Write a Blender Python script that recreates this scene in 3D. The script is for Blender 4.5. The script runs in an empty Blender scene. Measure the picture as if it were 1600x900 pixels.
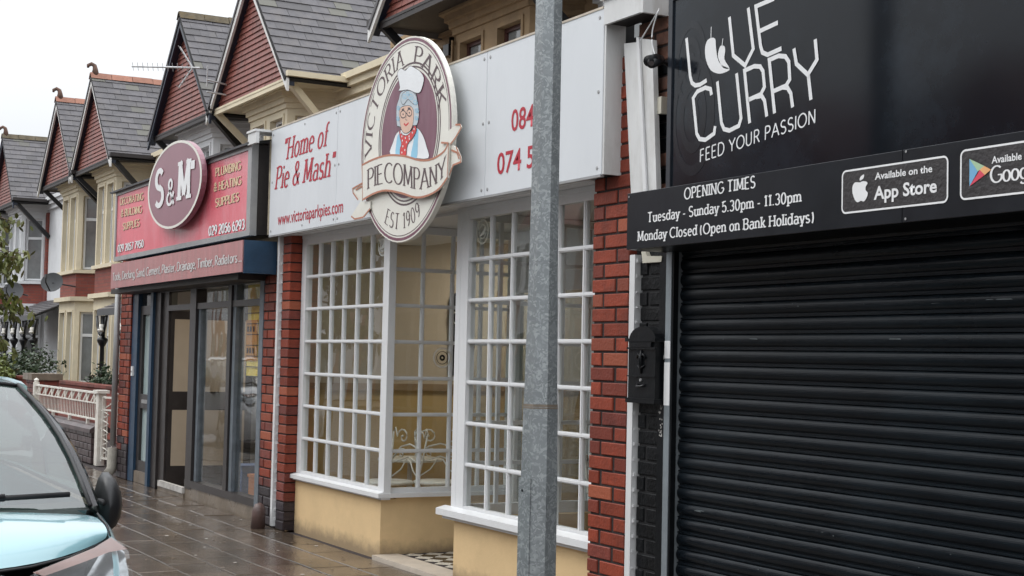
import bpy, math, random
from mathutils import Vector, Matrix
random.seed(7)
C = bpy.context.scene.collection
sc = bpy.context.scene

# ------------------------------------------------------------------ camera
EYE = 1.49
cam_d = bpy.data.cameras.new('camera'); cam = bpy.data.objects.new('camera', cam_d); C.objects.link(cam)
cam_d.sensor_width = 36; cam_d.lens = 51.75; cam_d.clip_start = .05; cam_d.clip_end = 2000
YAW, PITCH, ROLL = math.radians(28.7611), math.radians(2.75870), .022
_f = Vector((-math.cos(YAW) * math.cos(PITCH), math.sin(YAW) * math.cos(PITCH), math.sin(PITCH)))
_r = _f.cross(Vector((0, 0, 1))).normalized(); _u = _r.cross(_f)
_r2 = _r * math.cos(ROLL) + _u * math.sin(ROLL); _u2 = -_r * math.sin(ROLL) + _u * math.cos(ROLL)
M3 = Matrix((_r2, _u2, -_f)).transposed()
cam.matrix_world = Matrix.Translation((0, 0, EYE)) @ M3.to_4x4()
sc.camera = cam
def at(px, py, Y):
    """point of the plane y = Y that the 1600x900 photograph shows at px, py"""
    d = _f + _r2 * ((px - 800) / 2300) - _u2 * ((py - 450) / 2300)
    t = Y / d.y
    return Vector((d.x * t, Y, EYE + d.z * t))
def atx(px, py, X):
    d = _f + _r2 * ((px - 800) / 2300) - _u2 * ((py - 450) / 2300)
    t = X / d.x
    return Vector((X, d.y * t, EYE + d.z * t))

# ------------------------------------------------------------------ world: overcast sky
w = bpy.data.worlds.new('World'); sc.world = w; w.use_nodes = True
nt = w.node_tree; nt.nodes.clear()
SUN_EL, SUN_AZ = math.radians(52), math.radians(215)      # azimuth clockwise from +Y
sky = nt.nodes.new('ShaderNodeTexSky'); sky.sky_type = 'NISHITA'; sky.sun_disc = False
sky.sun_elevation = SUN_EL; sky.sun_rotation = SUN_AZ; sky.dust_density = 4; sky.air_density = 1.2
hs = nt.nodes.new('ShaderNodeHueSaturation'); hs.inputs['Saturation'].default_value = .25
cl = nt.nodes.new('ShaderNodeMix'); cl.data_type = 'RGBA'; cl.inputs[0].default_value = .82
tc = nt.nodes.new('ShaderNodeTexCoord'); sp = nt.nodes.new('ShaderNodeSeparateXYZ')
mr = nt.nodes.new('ShaderNodeMapRange'); mr.inputs[1].default_value = 0; mr.inputs[2].default_value = 1
mr.inputs[3].default_value = .33; mr.inputs[4].default_value = 1.68
ns = nt.nodes.new('ShaderNodeTexNoise'); ns.inputs['Scale'].default_value = 2.2; ns.inputs['Detail'].default_value = 5
mn = nt.nodes.new('ShaderNodeMapRange'); mn.inputs[3].default_value = .87; mn.inputs[4].default_value = 1.1
mu = nt.nodes.new('ShaderNodeMath'); mu.operation = 'MULTIPLY'
cc = nt.nodes.new('ShaderNodeVectorMath'); cc.operation = 'SCALE'; cc.inputs[0].default_value = (16.6, 17.2, 17.9)
bg = nt.nodes.new('ShaderNodeBackground'); bg.inputs[1].default_value = .1
ow = nt.nodes.new('ShaderNodeOutputWorld')
L = nt.links.new
L(sky.outputs[0], hs.inputs['Color']); L(tc.outputs['Generated'], sp.inputs[0]); L(sp.outputs['Z'], mr.inputs[0])
L(tc.outputs['Generated'], ns.inputs['Vector']); L(ns.outputs[0], mn.inputs[0])
L(mr.outputs[0], mu.inputs[0]); L(mn.outputs[0], mu.inputs[1]); L(mu.outputs[0], cc.inputs['Scale'])
L(hs.outputs[0], cl.inputs[6]); L(cc.outputs[0], cl.inputs[7]); L(cl.outputs[2], bg.inputs[0]); L(bg.outputs[0], ow.inputs[0])
sun_d = bpy.data.lights.new('sun', 'SUN'); sun_d.energy = .7; sun_d.angle = math.radians(30); sun_d.color = (1, .97, .93)
sun = bpy.data.objects.new('sun', sun_d); C.objects.link(sun)
_sd = Vector((math.sin(SUN_AZ) * math.cos(SUN_EL), math.cos(SUN_AZ) * math.cos(SUN_EL), math.sin(SUN_EL)))
sun.rotation_euler = _sd.to_track_quat('Z', 'Y').to_euler(); sun.location = (0, -5, 20)
sc.view_settings.view_transform = 'Standard'; sc.view_settings.look = 'None'
sc.view_settings.exposure = .25; sc.view_settings.gamma = 1

# ------------------------------------------------------------------ materials
MATS = {}
def mat(name, col, rough=.6, var=.15, scale=6, bump=0., bscale=30, spec=.5, metal=0., rnd=0., dirt=None, dirt_amt=0., dscale=1.5,
        coat=0., stretch=(1, 1, 1), rvar=0.):
    if name in MATS: return MATS[name]
    m = bpy.data.materials.new(name); m.use_nodes = True; MATS[name] = m
    n = m.node_tree; b = n.nodes['Principled BSDF']; l = n.links.new
    b.inputs['Roughness'].default_value = rough; b.inputs['Metallic'].default_value = metal
    b.inputs['Specular IOR Level'].default_value = spec; b.inputs['Coat Weight'].default_value = coat; b.inputs['Coat Roughness'].default_value = .05
    t = n.nodes.new('ShaderNodeTexCoord'); mp = n.nodes.new('ShaderNodeMapping'); mp.inputs['Scale'].default_value = stretch
    oi = n.nodes.new('ShaderNodeObjectInfo')
    l(t.outputs['Object'], mp.inputs[0])
    ad = n.nodes.new('ShaderNodeVectorMath'); ad.operation = 'ADD'
    l(mp.outputs[0], ad.inputs[0]); l(oi.outputs['Location'], ad.inputs[1])
    no = n.nodes.new('ShaderNodeTexNoise'); no.inputs['Scale'].default_value = scale; no.inputs['Detail'].default_value = 6; no.inputs['Roughness'].default_value = .65
    l(ad.outputs[0], no.inputs['Vector'])
    r = n.nodes.new('ShaderNodeMapRange'); r.inputs[1].default_value = .3; r.inputs[2].default_value = .7
    r.inputs[3].default_value = 1 - var; r.inputs[4].default_value = 1 + var; l(no.outputs[0], r.inputs[0])
    fac = r.outputs[0]
    if rnd:
        rr = n.nodes.new('ShaderNodeMapRange'); rr.inputs[3].default_value = 1 - rnd; rr.inputs[4].default_value = 1 + rnd
        l(oi.outputs['Random'], rr.inputs[0]); mm = n.nodes.new('ShaderNodeMath'); mm.operation = 'MULTIPLY'
        l(fac, mm.inputs[0]); l(rr.outputs[0], mm.inputs[1]); fac = mm.outputs[0]
    v = n.nodes.new('ShaderNodeVectorMath'); v.operation = 'SCALE'; v.inputs[0].default_value = col; l(fac, v.inputs['Scale'])
    out = v.outputs[0]
    if dirt is not None:
        n2 = n.nodes.new('ShaderNodeTexNoise'); n2.inputs['Scale'].default_value = dscale; n2.inputs['Detail'].default_value = 8; n2.inputs['Roughness'].default_value = .7
        l(ad.outputs[0], n2.inputs['Vector'])
        r2 = n.nodes.new('ShaderNodeMapRange'); r2.inputs[1].default_value = .48; r2.inputs[2].default_value = .72; r2.inputs[4].default_value = dirt_amt
        l(n2.outputs[0], r2.inputs[0]); mx = n.nodes.new('ShaderNodeMix'); mx.data_type = 'RGBA'
        l(r2.outputs[0], mx.inputs[0]); l(out, mx.inputs[6]); mx.inputs[7].default_value = (*dirt, 1); out = mx.outputs[2]
    l(out, b.inputs['Base Color'])
    if rvar:
        r3 = n.nodes.new('ShaderNodeMapRange'); r3.inputs[1].default_value = .35; r3.inputs[2].default_value = .65
        r3.inputs[3].default_value = max(.02, rough - rvar); r3.inputs[4].default_value = rough + rvar
        n3 = n.nodes.new('ShaderNodeTexNoise'); n3.inputs['Scale'].default_value = scale * .4; n3.inputs['Detail'].default_value = 4
        l(ad.outputs[0], n3.inputs['Vector']); l(n3.outputs[0], r3.inputs[0]); l(r3.outputs[0], b.inputs['Roughness'])
    if bump:
        bn = n.nodes.new('ShaderNodeTexNoise'); bn.inputs['Scale'].default_value = bscale; bn.inputs['Detail'].default_value = 5
        l(ad.outputs[0], bn.inputs['Vector']); bp = n.nodes.new('ShaderNodeBump'); bp.inputs['Strength'].default_value = bump; bp.inputs['Distance'].default_value = .01
        l(bn.outputs[0], bp.inputs['Height']); l(bp.outputs[0], b.inputs['Normal'])
    return m
def glass(name, tint=(.9, .93, .92), refl=1.6, rough=0.0):
    if name in MATS: return MATS[name]
    m = bpy.data.materials.new(name); m.use_nodes = True; MATS[name] = m
    n = m.node_tree; n.nodes.clear(); l = n.links.new
    o = n.nodes.new('ShaderNodeOutputMaterial'); mx = n.nodes.new('ShaderNodeMixShader'); tr = n.nodes.new('ShaderNodeBsdfTransparent')
    gl = n.nodes.new('ShaderNodeBsdfGlossy'); gl.inputs['Roughness'].default_value = rough; tr.inputs[0].default_value = (*tint, 1)
    fr = n.nodes.new('ShaderNodeFresnel'); ge = n.nodes.new('ShaderNodeNewGeometry'); io = n.nodes.new('ShaderNodeMath'); io.operation = 'MULTIPLY_ADD'
    io.inputs[1].default_value = 1 / 1.5 - 1.5; io.inputs[2].default_value = 1.5; l(ge.outputs['Backfacing'], io.inputs[0]); l(io.outputs[0], fr.inputs[0])
    tcn = n.nodes.new('ShaderNodeTexCoord'); no = n.nodes.new('ShaderNodeTexNoise'); no.inputs['Scale'].default_value = 2.5; no.inputs['Detail'].default_value = 1
    bp = n.nodes.new('ShaderNodeBump'); bp.inputs['Strength'].default_value = .25; bp.inputs['Distance'].default_value = .01
    l(tcn.outputs['Object'], no.inputs['Vector']); l(no.outputs[0], bp.inputs['Height']); l(bp.outputs[0], gl.inputs['Normal'])
    mt = n.nodes.new('ShaderNodeMath'); mt.operation = 'MULTIPLY'; mt.use_clamp = True; mt.inputs[1].default_value = refl
    l(fr.outputs[0], mt.inputs[0]); l(mt.outputs[0], mx.inputs[0]); l(tr.outputs[0], mx.inputs[1]); l(gl.outputs[0], mx.inputs[2]); l(mx.outputs[0], o.inputs[0])
    return m
def brickmat(name, c1, c2, mortar, wx='xz', bw=.225, bh=.078, rough=.75):
    if name in MATS: return MATS[name]
    m = bpy.data.materials.new(name); m.use_nodes = True; MATS[name] = m
    n = m.node_tree; b = n.nodes['Principled BSDF']; l = n.links.new; b.inputs['Roughness'].default_value = rough
    t = n.nodes.new('ShaderNodeTexCoord'); s = n.nodes.new('ShaderNodeSeparateXYZ'); cb = n.nodes.new('ShaderNodeCombineXYZ')
    l(t.outputs['Object'], s.inputs[0]); a = n.nodes.new('ShaderNodeMath'); a.operation = 'ADD'
    l(s.outputs['X'], a.inputs[0]); l(s.outputs['Y'], a.inputs[1]); l(a.outputs[0], cb.inputs['X']); l(s.outputs['Z'], cb.inputs['Y'])
    k = n.nodes.new('ShaderNodeTexBrick'); k.inputs['Scale'].default_value = 1; k.inputs['Brick Width'].default_value = bw; k.inputs['Row Height'].default_value = bh
    k.inputs['Mortar Size'].default_value = .006; k.inputs['Color1'].default_value = (*c1, 1); k.inputs['Color2'].default_value = (*c2, 1); k.inputs['Mortar'].default_value = (*mortar, 1)
    l(cb.outputs[0], k.inputs['Vector']); l(k.outputs['Color'], b.inputs['Base Color'])
    bp = n.nodes.new('ShaderNodeBump'); bp.inputs['Strength'].default_value = .4; bp.inputs['Distance'].default_value = .01; bp.invert = True
    l(k.outputs['Fac'], bp.inputs['Height']); l(bp.outputs[0], b.inputs['Normal'])
    return m

RED = mat('red_brick', (.245, .045, .022), .5, .2, 9, .35, 60, rnd=.18, dirt=(.05, .02, .016), dirt_amt=.6, dscale=5, spec=.28)
DRED = mat('damp_red_brick', (.15, .035, .025), .42, .25, 9, .35, 60, rnd=.3, dirt=(.03, .02, .02), dirt_amt=.5, dscale=4, spec=.3)
BLUEB = mat('blue_engineering_brick', (.036, .028, .032), .35, .3, 9, .3, 50, rnd=.3, spec=.3)
PURB = mat('purple_brick', (.062, .042, .042), .4, .25, 9, .35, 50, rnd=.35, dirt=(.03, .02, .02), dirt_amt=.6)
MORT = mat('dark_mortar', (.028, .020, .019), .9, .3, 40, .4, 90)
BLKB = mat('black_painted_brick', (.0040, .0046, .0055), .4, .3, 12, .5, 45, rnd=.25, spec=.18)
BLKP = mat('black_paint', (.006, .0068, .008), .34, .3, 10, .15, 40, dirt=(.014, .014, .016), dirt_amt=.4, spec=.18)
BLKM = mat('black_mortar', (.004, .004, .005), .8, .3, 30, .3, 60)
SLAT = mat('shutter_paint', (.0050, .0072, .0098), .30, .35, 3, .12, 25, dirt=(.015, .022, .028), dirt_amt=.6, dscale=1.6, stretch=(.5, 1, 3), rvar=.1, spec=.17)
SIGNB = mat('gloss_black_panel', (.0055, .0075, .011), .09, .25, 2, .04, 3, dirt=(.022, .031, .042), dirt_amt=.9, dscale=.7, rvar=.04, spec=.26)
SIGNB2 = mat('satin_black_panel', (.011, .0125, .016), .28, .25, 4, .06, 12, dirt=(.019, .022, .026), dirt_amt=.5, dscale=3, spec=.24)
SWIRL = mat('faint_grey_print', (.011, .013, .017), .16, .3, 8, spec=.26)
LWHITE = mat('white_lettering', (.74, .74, .74), .5, .05, 8)
WSIGN = mat('white_sign_board', (.63, .65, .67), .35, .035, 1.2, .02, 5, dirt=(.48, .50, .52), dirt_amt=.5, dscale=.9, stretch=(1, 1, .35))
WEDGE = mat('white_board_weathered', (.62, .62, .61), .45, .12, 3, .05, 20, dirt=(.3, .27, .23), dirt_amt=.6, dscale=4, stretch=(1, 1, .3))
WPAINT = mat('white_gloss_paint', (.70, .705, .71), .3, .06, 5, .05, 25, dirt=(.5, .48, .45), dirt_amt=.4, dscale=5)
WPVC = mat('white_soffit', (.66, .66, .66), .4, .06, 4)
CREAMR = mat('yellow_cream_render', (.68, .49, .27), .75, .06, 3, .12, 60, dirt=(.56, .40, .22), dirt_amt=.55, dscale=1.8, spec=.2)
REDL = mat('red_lettering', (.42, .012, .03), .5, .06, 8)
BROWNL = mat('dark_brown_lettering', (.09, .055, .06), .5, .1, 8)
GOLDT = mat('interior_beige', (.50, .425, .33), .8, .08, 1.5)
DADO = mat('interior_ochre', (.48, .34, .15), .8, .1, 1.5)
INWOOD = mat('interior_floor_wood', (.30, .21, .12), .5, .2, 5)
GALV = None
def two_tone(m, c2, lo=.55, hi=.8):
    n = m.node_tree; b = n.nodes['Principled BSDF']; l = n.links.new; oi = n.nodes.new('ShaderNodeObjectInfo'); old = b.inputs['Base Color'].links[0].from_socket
    sn = n.nodes.new('ShaderNodeMath'); sn.operation = 'MULTIPLY'; sn.inputs[1].default_value = 37.7; fr = n.nodes.new('ShaderNodeMath'); fr.operation = 'FRACT'
    l(oi.outputs['Random'], sn.inputs[0]); l(sn.outputs[0], fr.inputs[0]); r = n.nodes.new('ShaderNodeMapRange'); r.inputs[1].default_value = lo; r.inputs[2].default_value = hi; r.inputs[4].default_value = .8; l(fr.outputs[0], r.inputs[0])
    mx = n.nodes.new('ShaderNodeMix'); mx.data_type = 'RGBA'; l(r.outputs[0], mx.inputs[0]); l(old, mx.inputs[6]); mx.inputs[7].default_value = (*c2, 1); l(mx.outputs[2], b.inputs['Base Color'])
def splash(m, col, h0, h1, amt, sc_=9):
    """muddy splash marks along the foot of a wall"""
    n = m.node_tree; b = n.nodes['Principled BSDF']; l = n.links.new; old = b.inputs['Base Color'].links[0].from_socket
    g = n.nodes.new('ShaderNodeNewGeometry'); s = n.nodes.new('ShaderNodeSeparateXYZ'); l(g.outputs['Position'], s.inputs[0])
    no = n.nodes.new('ShaderNodeTexNoise'); no.inputs['Scale'].default_value = sc_; no.inputs['Detail'].default_value = 7; no.inputs['Roughness'].default_value = .7; l(g.outputs['Position'], no.inputs['Vector'])
    r = n.nodes.new('ShaderNodeMapRange'); r.inputs[1].default_value = h1; r.inputs[2].default_value = h0; l(s.outputs['Z'], r.inputs[0])
    a = n.nodes.new('ShaderNodeMath'); a.operation = 'ADD'; l(r.outputs[0], a.inputs[0]); l(no.outputs[0], a.inputs[1])
    q = n.nodes.new('ShaderNodeMapRange'); q.inputs[1].default_value = .72; q.inputs[2].default_value = 1.35; q.inputs[4].default_value = amt; l(a.outputs[0], q.inputs[0])
    mx = n.nodes.new('ShaderNodeMix'); mx.data_type = 'RGBA'; l(q.outputs[0], mx.inputs[0]); l(old, mx.inputs[6]); mx.inputs[7].default_value = (*col, 1); l(mx.outputs[2], b.inputs['Base Color'])
two_tone(RED, (.14, .032, .022)); two_tone(RED, (.36, .10, .05), .85, .97)
splash(CREAMR, (.20, .15, .10), .0, .16, .75)
def galv():
    global GALV
    m = mat('galvanised_steel', (.225, .243, .25), .42, .12, 5, .05, 30, spec=.5, metal=.35, dirt=(.34, .37, .39), dirt_amt=.0)
    n = m.node_tree; b = n.nodes['Principled BSDF']; l = n.links.new
    t = n.nodes.new('ShaderNodeTexCoord'); no0 = n.nodes.new('ShaderNodeTexNoise'); no0.inputs['Scale'].default_value = 14; no0.inputs['Detail'].default_value = 2
    v = n.nodes.new('ShaderNodeTexVoronoi'); v.inputs['Scale'].default_value = 95; v.feature = 'F1'
    va = n.nodes.new('ShaderNodeMix'); va.data_type = 'RGBA'; va.inputs[0].default_value = .12
    l(t.outputs['Object'], no0.inputs['Vector']); l(t.outputs['Object'], va.inputs[6]); l(no0.outputs['Color'], va.inputs[7]); l(va.outputs[2], v.inputs['Vector'])
    s = n.nodes.new('ShaderNodeSeparateColor'); l(v.outputs['Color'], s.inputs[0])
    pw = n.nodes.new('ShaderNodeMapRange'); pw.inputs[1].default_value = .45; pw.inputs[2].default_value = 1.0; pw.inputs[4].default_value = .75; l(s.outputs[0], pw.inputs[0])
    old = b.inputs['Base Color'].links[0].from_socket
    mx = n.nodes.new('ShaderNodeMix'); mx.data_type = 'RGBA'; l(pw.outputs[0], mx.inputs[0]); l(old, mx.inputs[6]); mx.inputs[7].default_value = (.43, .455, .46, 1)
    l(mx.outputs[2], b.inputs['Base Color'])
    GALV = m
galv()
GALVS = mat('galvanised_shutter_guide', (.24, .27, .29), .4, .15, 6, metal=.3)
SLATE = mat('roof_slate', (.112, .106, .112), .6, .16, 8, .3, 40, rnd=.12, dirt=(.15, .13, .11), dirt_amt=.4, dscale=4, spec=.3)
two_tone(SLATE, (.085, .08, .082), .82, .9); two_tone(SLATE, (.15, .145, .12), .95, .98)
ROOFB = mat('slate_roof_plain', (.10, .095, .1), .6, .2, 3, .3, 20)
UNDER = mat('roof_underlay', (.02, .02, .02), .9)
TILER = mat('red_hanging_tile', (.215, .065, .048), .5, .25, 7, .3, 40, dirt=(.13, .065, .055), dirt_amt=.8, dscale=2.2)
TERRA = mat('terracotta_ridge', (.33, .15, .10), .7, .2, 6, .3, 30, rnd=.15)
MOSS = mat('mossy_ridge', (.11, .09, .06), .85, .35, 9, .5, 30, dirt=(.16, .10, .02), dirt_amt=.6, dscale=5)
CREAM = mat('cream_masonry_paint', (.66, .58, .42), .7, .06, 2, .1, 30, dirt=(.45, .40, .30), dirt_amt=.4, dscale=1.5)
WHITEM = mat('white_masonry_paint', (.66, .67, .68), .7, .05, 2, .1, 30, dirt=(.45, .45, .44), dirt_amt=.4, dscale=1.5)
STONE = mat('brown_bath_stone', (.33, .225, .125), .8, .14, 4, .25, 35, dirt=(.15, .105, .065), dirt_amt=.6, dscale=1.6)
NAVY = mat('navy_paint', (.012, .018, .035), .4, .2, 8)
DARKT = mat('dark_timber', (.022, .017, .016), .55, .3, 8, .2, 40)
BLACKI = mat('black_iron', (.010, .010, .012), .35, .2, 10)
WBARGE = mat('white_bargeboard', (.66, .65, .63), .5, .08, 5, dirt=(.4, .36, .3), dirt_amt=.4)
UPVC = mat('white_upvc', (.72, .73, .74), .35, .04, 5)
WINE = mat('brown_window_frame', (.07, .025, .022), .4, .2, 8)
CURT = mat('curtained_window_glass', (.20, .21, .21), .06, .25, 2, spec=.8)
DGLS = mat('dark_window_glass', (.03, .032, .033), .04, .3, 3, spec=.9)
BRM = brickmat('brick_panel', (.24, .055, .035), (.18, .04, .03), (.12, .06, .05))
BRO = brickmat('facing_brick_opposite', (.30, .14, .085), (.22, .09, .06), (.2, .16, .12))
GPANE = glass('window_glass'); GSM = glass('large_window_glass', (.97, .98, .975), .85)
BLUET = mat('dark_blue_paint', (.018, .05, .095), .4, .2, 8, .05, 30)
BROWNF = mat('dark_brown_frame', (.028, .023, .022), .35, .25, 8, .08, 40, dirt=(.07, .06, .055), dirt_amt=.3)
GREYF = mat('grey_weathered_frame', (.13, .15, .17), .5, .25, 9, .1, 50)
FROST = mat('frosted_glass', (.34, .42, .42), .25, .08, 2)
BLIND = mat('beige_blind', (.40, .33, .25), .8, .06, 3)
CONC = mat('wet_concrete', (.17, .135, .10), .45, .25, 6, .3, 30, rvar=.2)
SMRED = mat('faded_red_sign', (.66, .11, .145), .3, .12, 2, .02, 6, dirt=(.70, .33, .36), dirt_amt=.8, dscale=1.3, stretch=(1, 1, .5))
SMPINK = mat('faded_pink_board', (.42, .19, .19), .45, .12, 5, .03, 10, dirt=(.30, .20, .19), dirt_amt=.8, dscale=3.5, stretch=(3, 1, .5))
SMDISC = mat('mauve_disc', (.25, .105, .135), .35, .06, 3)
GREYM = mat('grey_metal_trim', (.33, .33, .33), .4, .12, 5, metal=.3)
BUFF = mat('buff_gold_lettering', (.70, .52, .33), .5, .2, 20)
SHAD = mat('dark_letter_outline', (.20, .04, .05), .5)
EMCREAM = mat('emblem_off_white', (.72, .70, .63), .35, .04, 2, dirt=(.5, .46, .38), dirt_amt=.35, dscale=4)
EMPLUM = mat('emblem_plum', (.16, .055, .085), .4, .12, 3, dirt=(.30, .2, .24), dirt_amt=.3, dscale=5, stretch=(2, 1, .4))
EMOR = mat('emblem_copper_edge', (.42, .17, .10), .5, .1, 6)
SKIN = mat('emblem_skin_print', (.66, .44, .34), .5, .04, 6)
HAIR = mat('emblem_grey_hair_print', (.48, .54, .58), .5, .08, 6)
CLOTH = mat('emblem_white_print', (.74, .75, .76), .5, .04, 6)
LBLUE = mat('emblem_blue_print', (.26, .52, .68), .5, .05, 6)
SCARF = mat('emblem_red_print', (.58, .04, .04), .5, .08, 6)
OUTL = mat('emblem_outline_print', (.05, .045, .05), .5)
HUR = mat('iron_white_paint', (.70, .68, .62), .45, .08, 8, dirt=(.35, .25, .18), dirt_amt=.5, dscale=9)
LEAF = mat('dark_shrub_leaf', (.035, .058, .025), .5, .5, 3)
LEAF2 = mat('yellow_green_leaf', (.12, .15, .032), .5, .4, 3)
LEAF3 = mat('olive_tree_leaf', (.11, .125, .03), .5, .6, 4)
BARK = mat('bark', (.09, .065, .045), .9, .3, 12, .6, 40)
ASPH = mat('wet_asphalt', (.045, .046, .048), .35, .25, 20, .4, 120, rvar=.2)
KERBM = mat('kerb_concrete', (.16, .15, .14), .5, .2, 10, .3, 60, rnd=.1)

# ------------------------------------------------------------------ mesh helpers
class MB:
    def __init__(s): s.v = []; s.f = []
    def add(s, vs, fs):
        o = len(s.v); s.v += [tuple(v) for v in vs]; s.f += [tuple(i + o for i in f) for f in fs]; return s
    def box(s, x0, x1, y0, y1, z0, z1):
        return s.add([(x0, y0, z0), (x1, y0, z0), (x1, y1, z0), (x0, y1, z0), (x0, y0, z1), (x1, y0, z1), (x1, y1, z1), (x0, y1, z1)],
                     [(0, 3, 2, 1), (4, 5, 6, 7), (0, 1, 5, 4), (1, 2, 6, 5), (2, 3, 7, 6), (3, 0, 4, 7)])
    def prism(s, pts, d):
        """closed polygon of 3-D points extruded by the vector d"""
        n = len(pts); d = Vector(d); a = [Vector(p) for p in pts]
        return s.add(a + [p + d for p in a], [tuple(range(n))[::-1], tuple(range(n, 2 * n))] + [(i, (i + 1) % n, n + (i + 1) % n, n + i) for i in range(n)])
    def bar(s, a, b, wd, ht, up=(0, 0, 1)):
        a = Vector(a); b = Vector(b); d = (b - a).normalized(); u = Vector(up)
        if abs(d.dot(u)) > .98: u = Vector((1, 0, 0))
        r = d.cross(u).normalized(); u = r.cross(d)
        c = [r * sx * wd / 2 + u * sz * ht / 2 for sx, sz in ((-1, -1), (1, -1), (1, 1), (-1, 1))]
        return s.add([a + k for k in c] + [b + k for k in c], [(3, 2, 1, 0), (4, 5, 6, 7), (0, 1, 5, 4), (1, 2, 6, 5), (2, 3, 7, 6), (3, 0, 4, 7)])
    def tube(s, pts, r, n=8, cap=True):
        pts = [Vector(p) for p in pts]; rs = r if isinstance(r, (list, tuple)) else [r] * len(pts)
        vs = []; ref = None
        for i, p in enumerate(pts):
            t = (pts[min(i + 1, len(pts) - 1)] - pts[max(i - 1, 0)]).normalized()
            if ref is None: ref = Vector((0, 0, 1)) if abs(t.z) < .9 else Vector((1, 0, 0))
            a = t.cross(ref).normalized(); b = t.cross(a).normalized(); ref = -b if False else ref
            for k in range(n):
                an = 2 * math.pi * k / n; vs.append(p + (a * math.cos(an) + b * math.sin(an)) * rs[i])
        fs = [(i * n + k, i * n + (k + 1) % n, (i + 1) * n + (k + 1) % n, (i + 1) * n + k) for i in range(len(pts) - 1) for k in range(n)]
        if cap: fs += [tuple(range(n))[::-1], tuple(range((len(pts) - 1) * n, len(pts) * n))]
        return s.add(vs, fs)
    def lathe(s, prof, cx, cy, n=16):
        vs = [(cx + r * math.cos(2 * math.pi * k / n), cy + r * math.sin(2 * math.pi * k / n), z) for r, z in prof for k in range(n)]
        fs = [(i * n + k, i * n + (k + 1) % n, (i + 1) * n + (k + 1) % n, (i + 1) * n + k) for i in range(len(prof) - 1) for k in range(n)]
        return s.add(vs, fs)
    def grid(s, rows):
        n = len(rows[0]); return s.add([p for r in rows for p in r], [(i * n + k, i * n + k + 1, (i + 1) * n + k + 1, (i + 1) * n + k) for i in range(len(rows) - 1) for k in range(n - 1)])
    def mesh(s, name, m, off=(0, 0, 0), smooth=False):
        me = bpy.data.meshes.new(name); o = Vector(off)
        me.from_pydata([tuple(Vector(v) - o) for v in s.v], [], s.f); me.update()
        if m: me.materials.append(m)
        if smooth: me.shade_smooth()
        return me
LOC = {}
def tag(o, label, cat, group=None):
    o['label'] = label; o['category'] = cat
    if group: o['group'] = group
    return o
def thing(name, label, cat, loc=(0, 0, 0), group=None, rz=0, kind=None):
    o = bpy.data.objects.new(name, None); C.objects.link(o); o.location = loc; o.rotation_euler = (0, 0, rz); o.empty_display_size = .1
    LOC[o.name] = Vector(loc) if not rz else None
    if kind: o['kind'] = kind
    else: tag(o, label, cat, group)
    return o
def off(parent):
    if parent is None: return Vector((0, 0, 0))
    return LOC.get(parent.name) or Vector((0, 0, 0))
def obj(name, mb, m, parent=None, smooth=False, label=None, stuff=False):
    """world-space mesh builder -> one object; stored relative to the thing's own base"""
    o_ = off(parent)
    o = bpy.data.objects.new(name, mb.mesh(name, m, o_, smooth)); C.objects.link(o); o.parent = parent
    LOC[o.name] = o_
    if label: o['label'] = label
    if stuff: o['kind'] = 'stuff'
    return o
def inst(name, me, parent, loc, rot=None):
    """object that shares a mesh; loc is in world space"""
    o = bpy.data.objects.new(name, me); C.objects.link(o); o.parent = parent; o.location = Vector(loc) - off(parent)
    if rot: o.rotation_euler = rot
    return o
def single(name, mb, m, label, cat, group=None, smooth=False, base=None):
    base = Vector(base) if base else Vector(mb.v[0])
    o = bpy.data.objects.new(name, mb.mesh(name, m, base, smooth)); C.objects.link(o); o.location = base
    return tag(o, label, cat, group)
def structure(name, mb, m):
    o = bpy.data.objects.new(name, mb.mesh(name, m)); C.objects.link(o); o['kind'] = 'structure'; return o
_bm = {}
def block_mesh(w_, h_, d_, m, bev=.004, name='brick'):
    """block with its front (-Y) arrises rounded off, origin at front centre"""
    k = (round(w_, 3), round(h_, 3), round(d_, 3), m.name, bev)
    if k in _bm: return _bm[k]
    a, b = w_ / 2, h_ / 2
    vs = [(-a, d_, -b), (a, d_, -b), (a, d_, b), (-a, d_, b), (-a, bev, -b), (a, bev, -b), (a, bev, b), (-a, bev, b),
          (-a + bev, 0, -b + bev), (a - bev, 0, -b + bev), (a - bev, 0, b - bev), (-a + bev, 0, b - bev)]
    fs = [(0, 1, 5, 4), (1, 2, 6, 5), (2, 3, 7, 6), (3, 0, 4, 7), (4, 5, 9, 8), (5, 6, 10, 9), (6, 7, 11, 10), (7, 4, 8, 11), (8, 9, 10, 11)]
    me = bpy.data.meshes.new(name); me.from_pydata(vs, [], fs); me.materials.append(m); _bm[k] = me
    return me
def brick_pier(parent, x0, x1, z0, z1, y, depth, matfn, course=.081, joint=.012, pat=((.11, .225), (.225, .11)), mort=MORT, jit=.003):
    obj('mortar', MB().box(x0 + .014, x1 - .014, y + .007, y + depth, z0, z1), mort, parent)
    n = int(round((z1 - z0) / course)); tot = x1 - x0
    for i in range(n):
        p = pat[i % len(pat)]; k = tot / sum(p); x = x0; z = z0 + (i + .5) * course
        for wd in p:
            wd *= k
            me = block_mesh(wd - joint, course - joint, depth - .002, matfn(z))
            inst('brick', me, parent, (x + wd / 2 + (joint / 2 if x + wd > x1 - .01 else 0) - (joint / 2 if x < x0 + .01 else 0), y + random.uniform(-jit, jit) - .001, z),
                 (0, 0, random.uniform(-.006, .006)))
            x += wd

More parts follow.
